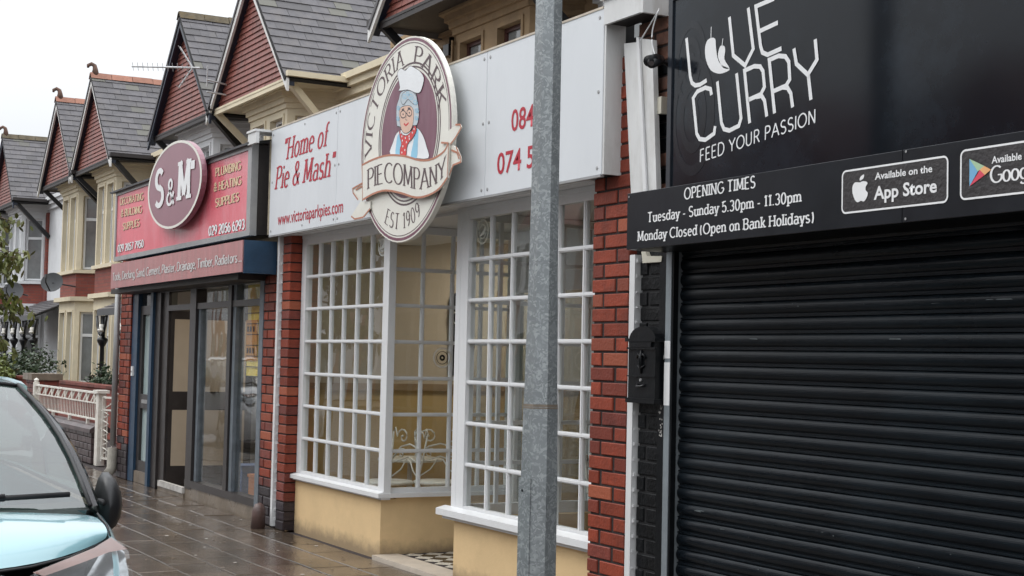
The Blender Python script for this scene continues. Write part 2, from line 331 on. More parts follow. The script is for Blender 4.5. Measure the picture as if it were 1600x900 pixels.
# ------------------------------------------------------------------ lettering: stroke alphabet, flat print
def A(cx, cy, rx, ry, a0, a1, n=None):
    n = n or max(4, int(abs(a1 - a0) / 18))
    return [(cx + rx * math.cos(math.radians(a0 + (a1 - a0) * i / n)), cy + ry * math.sin(math.radians(a0 + (a1 - a0) * i / n))) for i in range(n + 1)]
G = {
 ' ': (.3, []),
 'A': (.76, [[(0, 0), (.38, 1)], [(.38, 1), (.76, 0)], [(.15, .36), (.61, .36)]]),
 'B': (.58, [[(.06, 0), (.06, 1)], [(.06, 1)] + A(.3, .76, .24, .24, 90, -90) + [(.06, .52)], [(.06, .52)] + A(.32, .26, .26, .26, 90, -90) + [(.06, 0)]]),
 'C': (.74, [A(.42, .5, .42, .5, 48, 312)]),
 'D': (.72, [[(.06, 0), (.06, 1)], [(.06, 1)] + A(.3, .5, .42, .5, 90, -90) + [(.06, 0)]]),
 'E': (.54, [[(.06, 0), (.06, 1)], [(.06, 1), (.52, 1)], [(.06, .52), (.44, .52)], [(.06, 0), (.54, 0)]]),
 'F': (.5, [[(.06, 0), (.06, 1)], [(.06, 1), (.5, 1)], [(.06, .52), (.42, .52)]]),
 'G': (.78, [A(.42, .5, .42, .5, 48, 330) + [(.78, .42)], [(.5, .45), (.8, .45)]]),
 'H': (.68, [[(.06, 0), (.06, 1)], [(.62, 0), (.62, 1)], [(.06, .52), (.62, .52)]]),
 'I': (.12, [[(.06, 0), (.06, 1)]]),
 'K': (.62, [[(.06, 0), (.06, 1)], [(.6, 1), (.08, .42)], [(.25, .6), (.62, 0)]]),
 'L': (.5, [[(.06, 0), (.06, 1)], [(.06, 0), (.5, 0)]]),
 'M': (.86, [[(.06, 0), (.1, 1)], [(.1, 1), (.43, .12)], [(.43, .12), (.76, 1)], [(.76, 1), (.8, 0)]]),
 'N': (.7, [[(.06, 0), (.06, 1)], [(.06, 1), (.64, 0)], [(.64, 0), (.64, 1)]]),
 'O': (.84, [A(.42, .5, .42, .5, 90, 450, 20)]),
 'P': (.56, [[(.06, 0), (.06, 1)], [(.06, 1)] + A(.3, .74, .26, .26, 90, -90) + [(.06, .48)]]),
 'R': (.62, [[(.06, 0), (.06, 1)], [(.06, 1)] + A(.3, .75, .25, .25, 90, -90) + [(.06, .5)], [(.3, .5), (.62, 0)]]),
 'S': (.54, [A(.27, .75, .24, .25, 35, 270) + A(.27, .25, .26, .25, 90, -145)]),
 'T': (.66, [[(.33, 0), (.33, 1)], [(0, 1), (.66, 1)]]),
 'U': (.68, [[(.06, 1), (.06, .3)] + A(.34, .3, .28, .3, 180, 360) + [(.62, 1)]]),
 'V': (.74, [[(0, 1), (.37, 0)], [(.37, 0), (.74, 1)]]),
 'Y': (.7, [[(0, 1), (.35, .45)], [(.7, 1), (.35, .45)], [(.35, .5), (.35, 0)]]),
 'a': (.48, [A(.24, .5, .2, .17, 150, 0) + [(.44, .0)], A(.24, .2, .22, .2, 60, 330)]),
 'b': (.5, [[(.05, 0), (.05, 1)], A(.27, .33, .23, .33, 160, -160)]),
 'c': (.44, [A(.26, .33, .24, .33, 50, 310)]),
 'd': (.5, [[(.46, 0), (.46, 1)], A(.24, .33, .23, .33, 20, 340)]),
 'e': (.48, [[(.03, .36), (.47, .36)], A(.25, .33, .23, .33, 5, 315)]),
 'f': (.3, [[(.12, 0), (.12, .8)] + A(.27, .82, .15, .18, 180, 60), [(0, .64), (.3, .64)]]),
 'g': (.5, [A(.24, .34, .22, .31, 20, 340), [(.46, .66), (.46, 0)] + A(.24, -.04, .22, .22, 0, -150)]),
 'h': (.5, [[(.05, 0), (.05, 1)], A(.26, .42, .2, .24, 170, 0) + [(.46, 0)]]),
 'i': (.1, [[(.05, 0), (.05, .66)], [(.05, .86), (.05, .97)]]),
 'k': (.46, [[(.05, 0), (.05, 1)], [(.44, .66), (.06, .26)], [(.2, .4), (.46, 0)]]),
 'l': (.1, [[(.05, 0), (.05, 1)]]),
 'm': (.8, [[(.05, 0), (.05, .66)], A(.23, .44, .18, .22, 170, 0) + [(.41, 0)], A(.59, .44, .18, .22, 170, 0) + [(.77, 0)]]),
 'n': (.5, [[(.05, 0), (.05, .66)], A(.26, .42, .2, .24, 170, 0) + [(.46, 0)]]),
 'o': (.5, [A(.25, .33, .24, .33, 90, 450, 16)]),
 'p': (.5, [[(.05, -.28), (.05, .66)], A(.27, .33, .23, .33, 160, -160)]),
 'r': (.34, [[(.05, 0), (.05, .66)], A(.25, .42, .2, .24, 170, 60)]),
 's': (.4, [A(.2, .49, .17, .17, 35, 270) + A(.2, .165, .19, .165, 90, -150)]),
 't': (.32, [[(.14, .92), (.14, .15)] + A(.27, .15, .13, .15, 180, 290), [(0, .64), (.3, .64)]]),
 'u': (.5, [[(.05, .66), (.05, .22)] + A(.25, .22, .2, .22, 180, 350), [(.46, .66), (.46, 0)]]),
 'v': (.46, [[(0, .66), (.23, 0)], [(.23, 0), (.46, .66)]]),
 'w': (.7, [[(0, .66), (.18, 0)], [(.18, 0), (.35, .6)], [(.35, .6), (.52, 0)], [(.52, 0), (.7, .66)]]),
 'y': (.46, [[(0, .66), (.23, .02)], [(.46, .66), (.16, -.28)]]),
 '0': (.54, [A(.27, .5, .25, .5, 90, 450, 18)]),
 '1': (.3, [[(.18, 0), (.18, 1)], [(.18, 1), (0, .82)]]),
 '2': (.52, [A(.26, .72, .24, .28, 160, -35) + [(.02, 0)], [(.02, 0), (.52, 0)]]),
 '3': (.5, [A(.24, .75, .22, .25, 150, -90), A(.24, .26, .25, .26, 90, -150)]),
 '4': (.56, [[(.42, 0), (.42, 1)], [(.42, 1), (0, .3)], [(0, .3), (.56, .3)]]),
 '5': (.5, [[(.1, 1), (.06, .56)] + A(.24, .31, .25, .31, 115, -150), [(.1, 1), (.46, 1)]]),
 '6': (.52, [A(.27, .3, .24, .3, 90, 450, 14), [(.03, .33)] + A(.4, .42, .37, .56, 180, 100)]),
 '7': (.5, [[(0, 1), (.5, 1)], [(.5, 1), (.16, 0)]]),
 '8': (.52, [A(.26, .76, .2, .24, 90, 450, 14), A(.26, .26, .24, .26, 90, 450, 14)]),
 '9': (.52, [A(.26, .7, .24, .3, 90, 450, 14), [(.5, .67)] + A(.12, .6, .37, .58, 0, -75)]),
 '.': (.1, [[(.05, 0), (.05, .1)]]), ',': (.12, [[(.08, .1), (.02, -.14)]]),
 '-': (.34, [[(.02, .34), (.32, .34)]]), '"': (.2, [[(.02, 1), (.02, .76)], [(.18, 1), (.18, .76)]]),
 "'": (.06, [[(.03, 1), (.03, .78)]]),
 '(': (.22, [A(.3, .4, .28, .62, 130, 230)]), ')': (.22, [A(-.08, .4, .28, .62, 50, -50)]),
 '&': (.7, [[(.7, 0), (.22, .66)] + A(.32, .8, .16, .2, 200, -40) + [(.14, .42)] + A(.28, .24, .25, .24, 140, 320) + [(.66, .5)]]),
}
def ribbon(pts, th):
    """polyline -> quad strip; th(direction) gives the pen width"""
    P = [Vector(p) for p in pts]; Lf, Rt = [], []
    for i, p in enumerate(P):
        a = (p - P[i - 1]).normalized() if i else None; b = (P[i + 1] - p).normalized() if i < len(P) - 1 else None
        t = (a + b) if (a is not None and b is not None) else (a if b is None else b)
        if t.length < 1e-4: t = a
        t = t.normalized(); n = Vector((-t.y, t.x)); k = 1.0
        if a is not None and b is not None: k = min(1.5, 1 / max(.4, n.dot(Vector((-a.y, a.x)))))
        h = th(t) * k / 2; Lf.append(p + n * h); Rt.append(p - n * h)
    return [(Rt[i], Rt[i + 1], Lf[i + 1], Lf[i]) for i in range(len(P) - 1)]
def glyph_quads(s, thick=.14, thin=.07, serif=0., sth=None, gap=.16, shear=0., word=.34):
    out = []; x = 0; k = 0; sth = sth or thin
    for ch in s:
        if ch == ' ': x += word; continue
        wd, strokes = G[ch]
        for st in strokes:
            for q in ribbon([(x + a, b) for a, b in st], lambda t: thin + (thick - thin) * abs(t.y) ** 1.3): out.append((q, k))
            k += 1
            if serif:
                for e, nb in ((st[0], st[1]), (st[-1], st[-2])):
                    d = Vector(e) - Vector(nb); d.normalize()
                    if abs(d.y) > .8 and min(abs(e[1]), abs(e[1] - 1), abs(e[1] - .66), abs(e[1] + .28)) < .03 and ch not in ".,'\"()it&" or (ch == 'i' and e[1] in (0,)):
                        yy = e[1] + (sth / 2 if d.y < 0 else -sth / 2); l0 = r0 = thick / 2 + serif * .8
                        out.append(((Vector((x + e[0] - l0, yy - sth / 2)), Vector((x + e[0] + r0, yy - sth / 2)), Vector((x + e[0] + r0, yy + sth / 2)), Vector((x + e[0] - l0, yy + sth / 2))), k)); k += 1
        x += wd + gap
    x -= gap
    if shear: out = [(tuple(Vector((p.x + shear * p.y, p.y)) for p in q), k2) for q, k2 in out]
    return out, x
def lettering(parent, s, fn, m, name='lettering', eps=.0001, width=None, height=1., **kw):
    """fn(u, v) -> world point on the board; u runs 0..width, v 0..height"""
    q, W = glyph_quads(s, **kw); mb = MB(); kx = (width / W) if width else height
    for quad, k in q:
        vs = []
        for p in quad:
            r_ = fn(p.x * kx, p.y * height); vs.append((r_[0], r_[1] - eps * (k % 9), r_[2]))
        mb.add(vs, [(0, 1, 2, 3)])
    return obj(name, mb, m, parent)
def flat(x0, z0, y):
    return lambda u, v: (x0 + u, y, z0 + v)
def poly_px(parent, name, pts, Y, m, th=0., label=None):
    """flat or thick shape whose outline is given by its place in the photograph, on the plane y = Y"""
    P = [at(a, b, Y) for a, b in pts]; mb = MB()
    if th: mb.prism(P, (0, th, 0))
    else: mb.add(P, [tuple(range(len(P)))])
    return obj(name, mb, m, parent, label=label)
def line_px(parent, name, lines, Y, m, wd, wfn=None):
    mb = MB()
    for k, ln in enumerate(lines):
        P = [at(a, b, Y) for a, b in ln]
        for q in ribbon([(p.x, p.z) for p in P], lambda t: wd): mb.add([(p.x, Y - .0002 * (k % 7), p.y) for p in q], [(0, 1, 2, 3)])
    return obj(name, mb, m, parent)
def smoothpts(pts, closed=False, sub=4):
    n = len(pts); out = []
    for i in range(n if closed else n - 1):
        p0 = pts[(i - 1) % n] if closed or i > 0 else pts[i]; p1 = pts[i]; p2 = pts[(i + 1) % n]; p3 = pts[(i + 2) % n] if closed or i + 2 < n else p2
        for k in range(sub):
            t = k / sub; out.append(tuple(.5 * ((2 * p1[j]) + (-p0[j] + p2[j]) * t + (2 * p0[j] - 5 * p1[j] + 4 * p2[j] - p3[j]) * t * t + (-p0[j] + 3 * p1[j] - 3 * p2[j] + p3[j]) * t ** 3) for j in range(len(p1))))
    if not closed: out.append(tuple(pts[-1]))
    return out
def ftext(parent, s, x0, z0, y, width, height, m, bold=0., name='lettering', shear=0.):
    cu = bpy.data.curves.new('t', 'FONT'); cu.body = s; cu.offset = bold; cu.shear = shear; cu.resolution_u = 3
    o = bpy.data.objects.new('t', cu); C.objects.link(o); dg = bpy.context.evaluated_depsgraph_get(); dg.update()
    me = bpy.data.meshes.new_from_object(o.evaluated_get(dg)); bpy.data.objects.remove(o); bpy.data.curves.remove(cu)
    xs = [v.co.x for v in me.vertices]; H = .72
    kx = width / (max(xs) - min(xs)); kz = height / H; o_ = off(parent); mx = min(xs)
    for v in me.vertices: v.co = Vector((x0 + (v.co.x - mx) * kx, y, z0 + v.co.y * kz)) - o_
    me.materials.clear(); me.materials.append(m); me.name = name
    r = bpy.data.objects.new(name, me); C.objects.link(r); r.parent = parent; LOC[r.name] = o_
    return r

# ------------------------------------------------------------------ ground
structure('ground', MB().box(-300, 300, -300, 300, -.5, -.112), ASPH)
structure('road', MB().box(-200, 60, -8.2, 1.62, -.2, -.1), ASPH)
structure('far_pavement', MB().box(-200, 60, -11, -8.2, -.2, .0), CONC)
pave = structure('pavement', MB().box(-200, 60, 1.74, 8.3, -.2, -.012), MORT)
SLABM = mat('wet_paving_slab', (.098, .074, .055), .3, .3, 3.0, .3, 60, rnd=.28, dirt=(.06, .046, .036), dirt_amt=.7, dscale=2.3)
def wet(m):
    n = m.node_tree; b = n.nodes['Principled BSDF']; l = n.links.new; g = n.nodes.new('ShaderNodeNewGeometry')
    p = n.nodes.new('ShaderNodeTexNoise'); p.inputs['Scale'].default_value = 1.7; p.inputs['Detail'].default_value = 6; p.inputs['Roughness'].default_value = .6; l(g.outputs['Position'], p.inputs['Vector'])
    r = n.nodes.new('ShaderNodeMapRange'); r.inputs[1].default_value = .44; r.inputs[2].default_value = .68; r.inputs[3].default_value = .03; r.inputs[4].default_value = .24; l(p.outputs[0], r.inputs[0]); l(r.outputs[0], b.inputs['Roughness'])
    w_ = n.nodes.new('ShaderNodeTexNoise'); w_.inputs['Scale'].default_value = 7; w_.inputs['Detail'].default_value = 3; l(g.outputs['Position'], w_.inputs['Vector'])
    b2 = n.nodes.new('ShaderNodeBump'); b2.inputs['Strength'].default_value = .2; b2.inputs['Distance'].default_value = .012; l(w_.outputs[0], b2.inputs['Height'])
    old = b.inputs['Normal'].links[0].from_node; l(old.outputs[0], b2.inputs['Normal']); l(b2.outputs[0], b.inputs['Normal'])
wet(SLABM)
for r_i in range(9):
    y0 = 1.745 + r_i * .2925; x = -19.4 - (r_i * .29 + random.uniform(0, .08)) % .45
    if r_i == 8: y0 = 1.745 + 8 * .2925
    while x < -5.5:
        wd = .45
        if (x > -7.6 and y0 < 2.0): break
        me = bpy.data.meshes.get('paving_slab_%d' % (r_i % 2)) or None
        k = ('slab', .6); 
        if k not in _bm:
            a, b, e = .2215, .1418, .004
            vs = [(-a, -b, -.012), (a, -b, -.012), (a, b, -.012), (-a, b, -.012), (-a, -b, -e), (a, -b, -e), (a, b, -e), (-a, b, -e), (-a + e, -b + e, 0), (a - e, -b + e, 0), (a - e, b - e, 0), (-a + e, b - e, 0)]
            fs = [(0, 1, 5, 4), (1, 2, 6, 5), (2, 3, 7, 6), (3, 0, 4, 7), (4, 5, 9, 8), (5, 6, 10, 9), (6, 7, 11, 10), (7, 4, 8, 11), (8, 9, 10, 11)]
            mm = bpy.data.meshes.new('paving_slab'); mm.from_pydata(vs, [], fs); mm.materials.append(SLABM); _bm[k] = mm
        inst('paving_slab', _bm[k], pave, (x + .225, y0 + .146, random.uniform(-.004, .001)), (random.uniform(-.009, .009), random.uniform(-.006, .006), random.uniform(-.006, .006)))
        x += .45
mb = MB(); mb.box(-200, -20, 1.745, 4.4, -.02, -.002); obj('far_paving', mb, SLABM, pave, stuff=True)
mb = MB(); mb.box(-5.0, 40, 1.745, 4.4, -.02, -.002); obj('near_paving', mb, SLABM, pave, stuff=True)
kerb = structure('kerb', MB().box(-200, 60, 1.625, 1.735, -.2, -.02), KERBM)
km = block_mesh(.9, .1, .12, KERBM, .01, 'kerb_stone')
for i in range(16): inst('kerb_stone', km, kerb, (-19 + i * .912, 1.615, -.055))

rl = random.Random(31); lit_ = MB()
for i in range(90):
    x, y_ = rl.uniform(-18, -8.5), 4.36 - abs(rl.gauss(0, .7)); 
    if y_ < 2: continue
    a_ = rl.uniform(0, 6.28); L_ = rl.uniform(.015, .045); dx, dy = math.cos(a_) * L_, math.sin(a_) * L_
    lit_.add([(x, y_, .004), (x + dx * .5 - dy * .3, y_ + dy * .5 + dx * .3, .009), (x + dx, y_ + dy, .006), (x + dx * .5 + dy * .3, y_ + dy * .5 - dx * .3, .005)], [(0, 1, 2, 3)])
o_l = single('fallen_leaves', lit_, mat('wet_dead_leaf', (.09, .055, .025), .4, .5, 30), 'small wet dead leaves scattered over the paving by the shopfronts', 'leaves'); o_l['kind'] = 'stuff'
gum = MB()
for i in range(46):
    x, y_ = rl.uniform(-16, -8.5), rl.uniform(2.6, 4.3); r_ = rl.uniform(.008, .018); gum.add([(x + r_ * math.cos(k), y_ + r_ * math.sin(k), .0025) for k in range(6)], [tuple(range(6))])
o_l = single('chewing_gum_spots', gum, mat('old_gum', (.42, .40, .37), .6), 'small pale chewing gum spots and crumbs on the wet paving', 'gum spots'); o_l['kind'] = 'stuff'

# ------------------------------------------------------------------ brick piers
def pier_mat(dark_below=.42, red=RED):
    def f(z):
        r = random.random()
        if z < dark_below: return BLUEB if z < dark_below - .1 or r < .5 else DRED
        if z < dark_below + .25 and r < .35: return DRED
        return red if r < .93 else DRED
    return f
t = thing('brick_pier', 'tall red brick pier with dark joints between the white paned shopfront and the black takeaway', 'brick pier', (-6.82, 4.35, 0))
brick_pier(t, -6.99, -6.625, 0, 3.16, 4.35, .16, pier_mat(-1), pat=((.11, .245), (.235, .12)))
t = thing('brick_pier', 'black painted brick pier with a letterbox on it beside the roller shutter', 'brick pier', (-6.43, 4.35, 0))
brick_pier(t, -6.535, -6.325, 0, 2.35, 4.365, .14, lambda z: BLKB, pat=((.08, .13), (.21,), ), mort=BLKM)
obj('smooth_edge_strip', MB().box(-6.325, -6.262, 4.345, 4.5, 0, 2.35), BLKP, t)
OLDB = mat('old_dirty_brick', (.16, .07, .045), .8, .35, 10, .5, 50, rnd=.35, dirt=(.03, .025, .022), dirt_amt=.8, dscale=6)
brick_pier(t, -6.62, -6.16, 2.35, 3.56, 4.385, .12, lambda z: (OLDB if random.random() < .4 else BLKB) if z < 3.2 else OLDB, pat=((.11, .225), (.225, .11)))
# narrow dark recess + white edge strip between both piers
t = thing('edge_strip', 'ragged white painted strip running down beside the black brick pier', 'white strip', (-6.57, 4.34, 0))
mb = MB().box(-6.598, -6.548, 4.338, 4.42, 0, 2.06)
for i in range(25): mb.box(-6.549, -6.549 + random.uniform(.004, .016), 4.348, 4.36, i * .081 + .074, i * .081 + random.uniform(.081, .095))
obj('painted_strip', mb, WPVC, t)
obj('recess_back', MB().box(-6.66, -6.60, 4.40, 4.5, 0, 2.4), BLKM, t)
t = thing('brick_pier', 'red brick pier with blackened base just left of the white bay windows', 'brick pier', (-11.95, 4.35, 0))
brick_pier(t, -12.03, -11.835, 0, 2.48, 4.35, .14, pier_mat(.36), pat=((.195,),))
t = thing('brick_pier', 'narrow red brick pier at the right end of the builders merchant front', 'brick pier', (-12.35, 4.37, 0))
brick_pier(t, -12.55, -12.12, 0, 2.30, 4.375, .12, pier_mat(.42), pat=((.11, .32), (.28, .15)))
t = thing('brick_pier', 'red brick pier at the left end of the builders merchant front', 'brick pier', (-17.3, 4.35, 0))
brick_pier(t, -17.56, -17.10, 0, 2.56, 4.35, .2, pier_mat(.45), pat=((.21, .25), (.33, .13)))
t = thing('drainpipe', 'thin white pipe between the two brick piers left of the white bay windows', 'drainpipe', (-12.08, 4.33, 0))
mb = MB().box(-12.098, -12.052, 4.325, 4.36, 0.02, 2.5)
obj('pipe', mb, WPVC, t)
mb = MB()
for i in range(30): mb.box(-12.052, -12.052 + random.uniform(.006, .02), 4.346, 4.358, i * .081 + .07, i * .081 + random.uniform(.078, .1))
obj('paint_drips', mb, WPVC, t)
t = thing('drainpipe', 'pale pipe running down the left end of the builders merchant front', 'drainpipe', (-17.62, 4.33, 0))
obj('pipe', MB().tube([(-17.62, 4.32, .36), (-17.62, 4.32, 2.52)], .035, 10), GREYM, t, True)
obj('pipe_foot', MB().tube([(-17.55, 4.3, .34), (-17.55, 4.3, .1), (-17.5, 4.24, .03)], .06, 10), mat('weathered_plaster', (.3, .28, .24), .8, .3), t, True)
t = thing('wheel_guard_stone', 'short rounded dark stone at the foot of the pier left of the bay windows', 'stone', (-12.13, 4.2, 0))
obj('stone', MB().tube([(-12.13, 4.23, -.01), (-12.13, 4.235, .14), (-12.13, 4.245, .185), (-12.13, 4.26, .205)], [.062, .058, .048, .02], 12), mat('guard_stone', (.09, .055, .048), .45, .3, 6, .4, 30), t, True)

# ------------------------------------------------------------------ pie shop front
YB = 4.45
pie = thing('pie_shop', 'white many paned bay windowed shop with cream rendered base beneath the round sign', 'shop', (-9.4, 4.4, 0))
def window_grid(parent, p0, p1, z0, z1, nc, nr, frame=.055, barw=.027, left=.07, right=.07, label=None):
    """paned window between plan points p0 -> p1 ; bars and panes are pieces of their own"""
    p0 = Vector((*p0, 0)); p1 = Vector((*p1, 0)); d = (p1 - p0); Ln = d.length; d.normalize(); n = Vector((d.y, -d.x, 0))   # n: outwards
    def W(u, dn, z): q = p0 + d * u + n * dn; return (q.x, q.y, z)
    def bx(mb, u0, u1, n0, n1, a, b):
        mb.add([W(u0, n0, a), W(u1, n0, a), W(u1, n1, a), W(u0, n1, a), W(u0, n0, b), W(u1, n0, b), W(u1, n1, b), W(u0, n1, b)],
               [(0, 3, 2, 1), (4, 5, 6, 7), (0, 1, 5, 4), (1, 2, 6, 5), (2, 3, 7, 6), (3, 0, 4, 7)])
    fr = MB(); bx(fr, 0, left, -.06, .0, z0, z1); bx(fr, Ln - right, Ln, -.06, 0, z0, z1)
    bx(fr, left, Ln - right, -.055, -.004, z0, z0 + frame * .7); bx(fr, left, Ln - right, -.055, -.004, z1 - frame, z1)
    fo = obj('bay_window', fr, WPAINT, parent, label=label)
    u0, u1, a, b = left, Ln - right, z0 + frame * .7, z1 - frame; cw = (u1 - u0) / nc; ch = (b - a) / nr
    for i in range(1, nc):
        m = MB(); u = u0 + i * cw; bx(m, u - barw / 2, u + barw / 2, -.040, -.016, a, b); bx(m, u - barw / 4, u + barw / 4, -.017, -.009, a, b)
        obj('glazing_bar', m, WPAINT, fo)
    for j in range(1, nr):
        m = MB(); z = a + j * ch; bx(m, u0, u1, -.041, -.013, z - barw / 2, z + barw / 2); bx(m, u0, u1, -.014, -.007, z - barw / 4, z + barw / 4)
        obj('glazing_bar', m, WPAINT, fo)
    for i in range(nc):
        for j in range(nr):
            c = Vector(W(u0 + (i + .5) * cw, -.027, a + (j + .5) * ch)); k = ('pane', round(cw, 4), round(ch, 4), round(d.x, 3))
            if k not in _bm:
                q = d * (cw / 2); m = MB().add([-q + Vector((0, 0, -ch / 2)), q + Vector((0, 0, -ch / 2)), q + Vector((0, 0, ch / 2)), -q + Vector((0, 0, ch / 2))], [(0, 1, 2, 3)])
                _bm[k] = m.mesh('pane', GPANE)
            inst('pane', _bm[k], fo, c, (random.uniform(-.006, .006), 0, random.uniform(-.008, .008)))
    return fo
ZS, ZT = .475, 2.47
window_grid(pie, (-11.83, YB), (-10.06, YB), ZS, ZT, 6, 7, left=.10, right=.05, label='left bay window of six panes across')
window_grid(pie, (-10.035, YB + .02), (-10.035, 5.55), ZS, ZT, 4, 7, left=.035, right=.05, label='return side of the left bay beside the doorway')
window_grid(pie, (-8.83, YB), (-6.93, YB), ZS, ZT, 6, 7, left=.11, right=.05, label='right bay window behind the lamp post')
window_grid(pie, (-8.855, 5.55), (-8.855, YB + .02), ZS, ZT, 4, 7, left=.05, right=.035, label='return side of the right bay beside the doorway')
obj('corner_post', MB().box(-10.06, -10.0, YB - .002, YB + .055, ZS, ZT + .05), WPAINT, pie); obj('corner_post', MB().box(-8.89, -8.828, YB - .002, YB + .055, ZS, ZT + .05), WPAINT, pie)
mb = MB(); mb.box(-12.0, -9.985, YB - .05, YB + .06, .447, .478); mb.box(-12.0, -9.995, YB - .025, YB + .05, .432, .447)
mb.box(-10.10, -9.985, YB + .06, 5.6, .4475, .4775)
mb.prism([(-12.0, YB - .05, .478), (-12.0, YB - .0, .49), (-12.0, YB, .478)], (2.0, 0, 0))
obj('window_sill', mb, WPAINT, pie)
mb = MB(); mb.box(-8.98, -6.94, YB - .07, YB + .06, .437, .478); mb.box(-8.95, -6.94, YB - .035, YB + .05, .412, .437)
mb.box(-8.90, -8.80, YB + .06, 5.6, .4375, .4775)
mb.prism([(-8.98, YB - .07, .478), (-8.98, YB, .496), (-8.98, YB, .478)], (2.04, 0, 0))
obj('window_sill', mb, WPAINT, pie)
mb = MB(); mb.box(-11.84, -10.05, YB, YB + .12, -.03, .432); mb.box(-10.17, -10.05, YB + .12, 5.6, -.03, .447)
obj('rendered_base', mb, CREAMR, pie)
mb = MB(); mb.box(-8.84, -6.94, YB, YB + .12, -.03, .412); mb.box(-8.84, -8.72, YB + .12, 5.6, -.03, .437)
obj('rendered_base', mb, CREAMR, pie)
# doorstep and chequered tiles
st = obj('doorstep', MB().box(-10.04, -8.845, 4.385, 4.60, -.03, .028), mat('marble_step', (.55, .48, .40), .35, .12, 5, .1, 30, dirt=(.3, .25, .2), dirt_amt=.5), pie)
fl = obj('porch_floor', MB().box(-10.04, -8.845, 4.60, 5.6, -.03, .024), MORT, pie)
TW = mat('white_floor_tile', (.62, .58, .5), .25, .1, 8, rnd=.06); TB = mat('black_floor_tile', (.018, .017, .018), .2, .2, 8)
hd_ = .082; k = 0
tm = {}
for nm, m in (('w', TW), ('b', TB)):
    q_ = hd_ * .975; tm[nm] = MB().add([(0, -q_, .004), (q_, 0, .004), (0, q_, .004), (-q_, 0, .004)], [(0, 1, 2, 3)]).mesh('floor_tile', m)
for i in range(15):
    for j in range(12):
        if (i + j) % 2: continue
        x = -9.955 + i * hd_; y = 4.69 + j * hd_
        if x < -8.93 and y < 5.42: inst('floor_tile', tm['b'] if i % 2 else tm['w'], fl, (x, y, .0215))
# door at the back of the lobby
dr = obj('door', MB().box(-10.0, -9.93, 5.50, 5.56, .03, 2.1).box(-8.97, -8.88, 5.50, 5.56, .03, 2.1).box(-9.93, -8.97, 5.50, 5.56, 2.0, 2.1).box(-9.93, -8.97, 5.50, 5.56, .03, .35), WPAINT, pie)
obj('pane', MB().box(-9.93, -8.97, 5.53, 5.534, .35, 2.0), GPANE, dr)
obj('lintel', MB().box(-10.0, -8.88, 5.50, 5.60, 2.1, 2.5), WPAINT, pie)
# soffit boards
for i in range(5):
    y = 4.245 + i * .052
    obj('soffit_board', MB().box(-12.02, -6.99, y, y + .05, 2.497 + .002 * (i % 2), 2.512), WPVC, pie)
obj('soffit', MB().box(-11.83, -6.75, 4.51, 5.6, 2.475, 2.5), WPVC, pie)
obj('head_board', MB().box(-11.83, -10.0, YB - .004, YB + .06, ZT, 2.497), WPAINT, pie); obj('head_board', MB().box(-8.89, -6.99, YB - .004, YB + .06, ZT, 2.497), WPAINT, pie)
# interior
mb = MB(); mb.box(-12.03, -11.93, 4.52, 10, 1.22, 2.6); mb.box(-12, -6.6, 9.9, 10, 1.22, 2.6)
mb.box(-6.62, -6.5, 4.52, 10, 1.22, 2.6)
obj('interior_wall', mb, GOLDT, pie)
mb = MB(); mb.box(-12.03, -11.928, 4.52, 10, 0, 1.22); mb.box(-12, -6.6, 9.89, 10, 0, 1.22); mb.box(-6.622, -6.5, 4.52, 10, 0, 1.22)
obj('interior_dado', mb, DADO, pie)
obj('dado_rail', MB().box(-11.93, -11.90, 4.52, 9.9, 1.19, 1.25), INWOOD, pie)
obj('interior_floor', MB().box(-12, -10.17, 4.57, 9.9, .0, .02).box(-8.72, -6.6, 4.57, 9.9, 0, .02).box(-10.17, -8.72, 5.6, 9.9, 0, .02), INWOOD, pie)
obj('interior_ceiling', MB().box(-12, -6.6, 5.6, 9.9, 2.55, 2.6).box(-12, -10.0, 4.52, 5.6, 2.515, 2.6).box(-8.89, -6.6, 4.52, 5.6, 2.515, 2.6), WPVC, pie)
obj('flat_roof', MB().box(-12.05, -6.6, 4.5, 8.38, 3.2, 3.3), UNDER, pie)
LITP = bpy.data.materials.new('lit_ceiling_panel'); LITP.use_nodes = True
_b = LITP.node_tree.nodes['Principled BSDF']; _b.inputs['Emission Color'].default_value = (1, .9, .75, 1); _b.inputs['Emission Strength'].default_value = 32
for i, (x_, y_, l_) in enumerate(((-11.1, 6.42, 'lit ceiling light panel inside, over the left bay'), (-9.9, 8.6, 'lit ceiling light panel at the back of the white shop'))):
    t = thing('ceiling_light', l_, 'light', (x_, y_, 2.5)); obj('tray', MB().box(x_ - .2, x_ + .2, y_ - .2, y_ + .2, 2.5, 2.549), WPVC, t); obj('diffuser', MB().box(x_ - .17, x_ + .17, y_ - .17, y_ + .17, 2.485, 2.499), LITP, t)
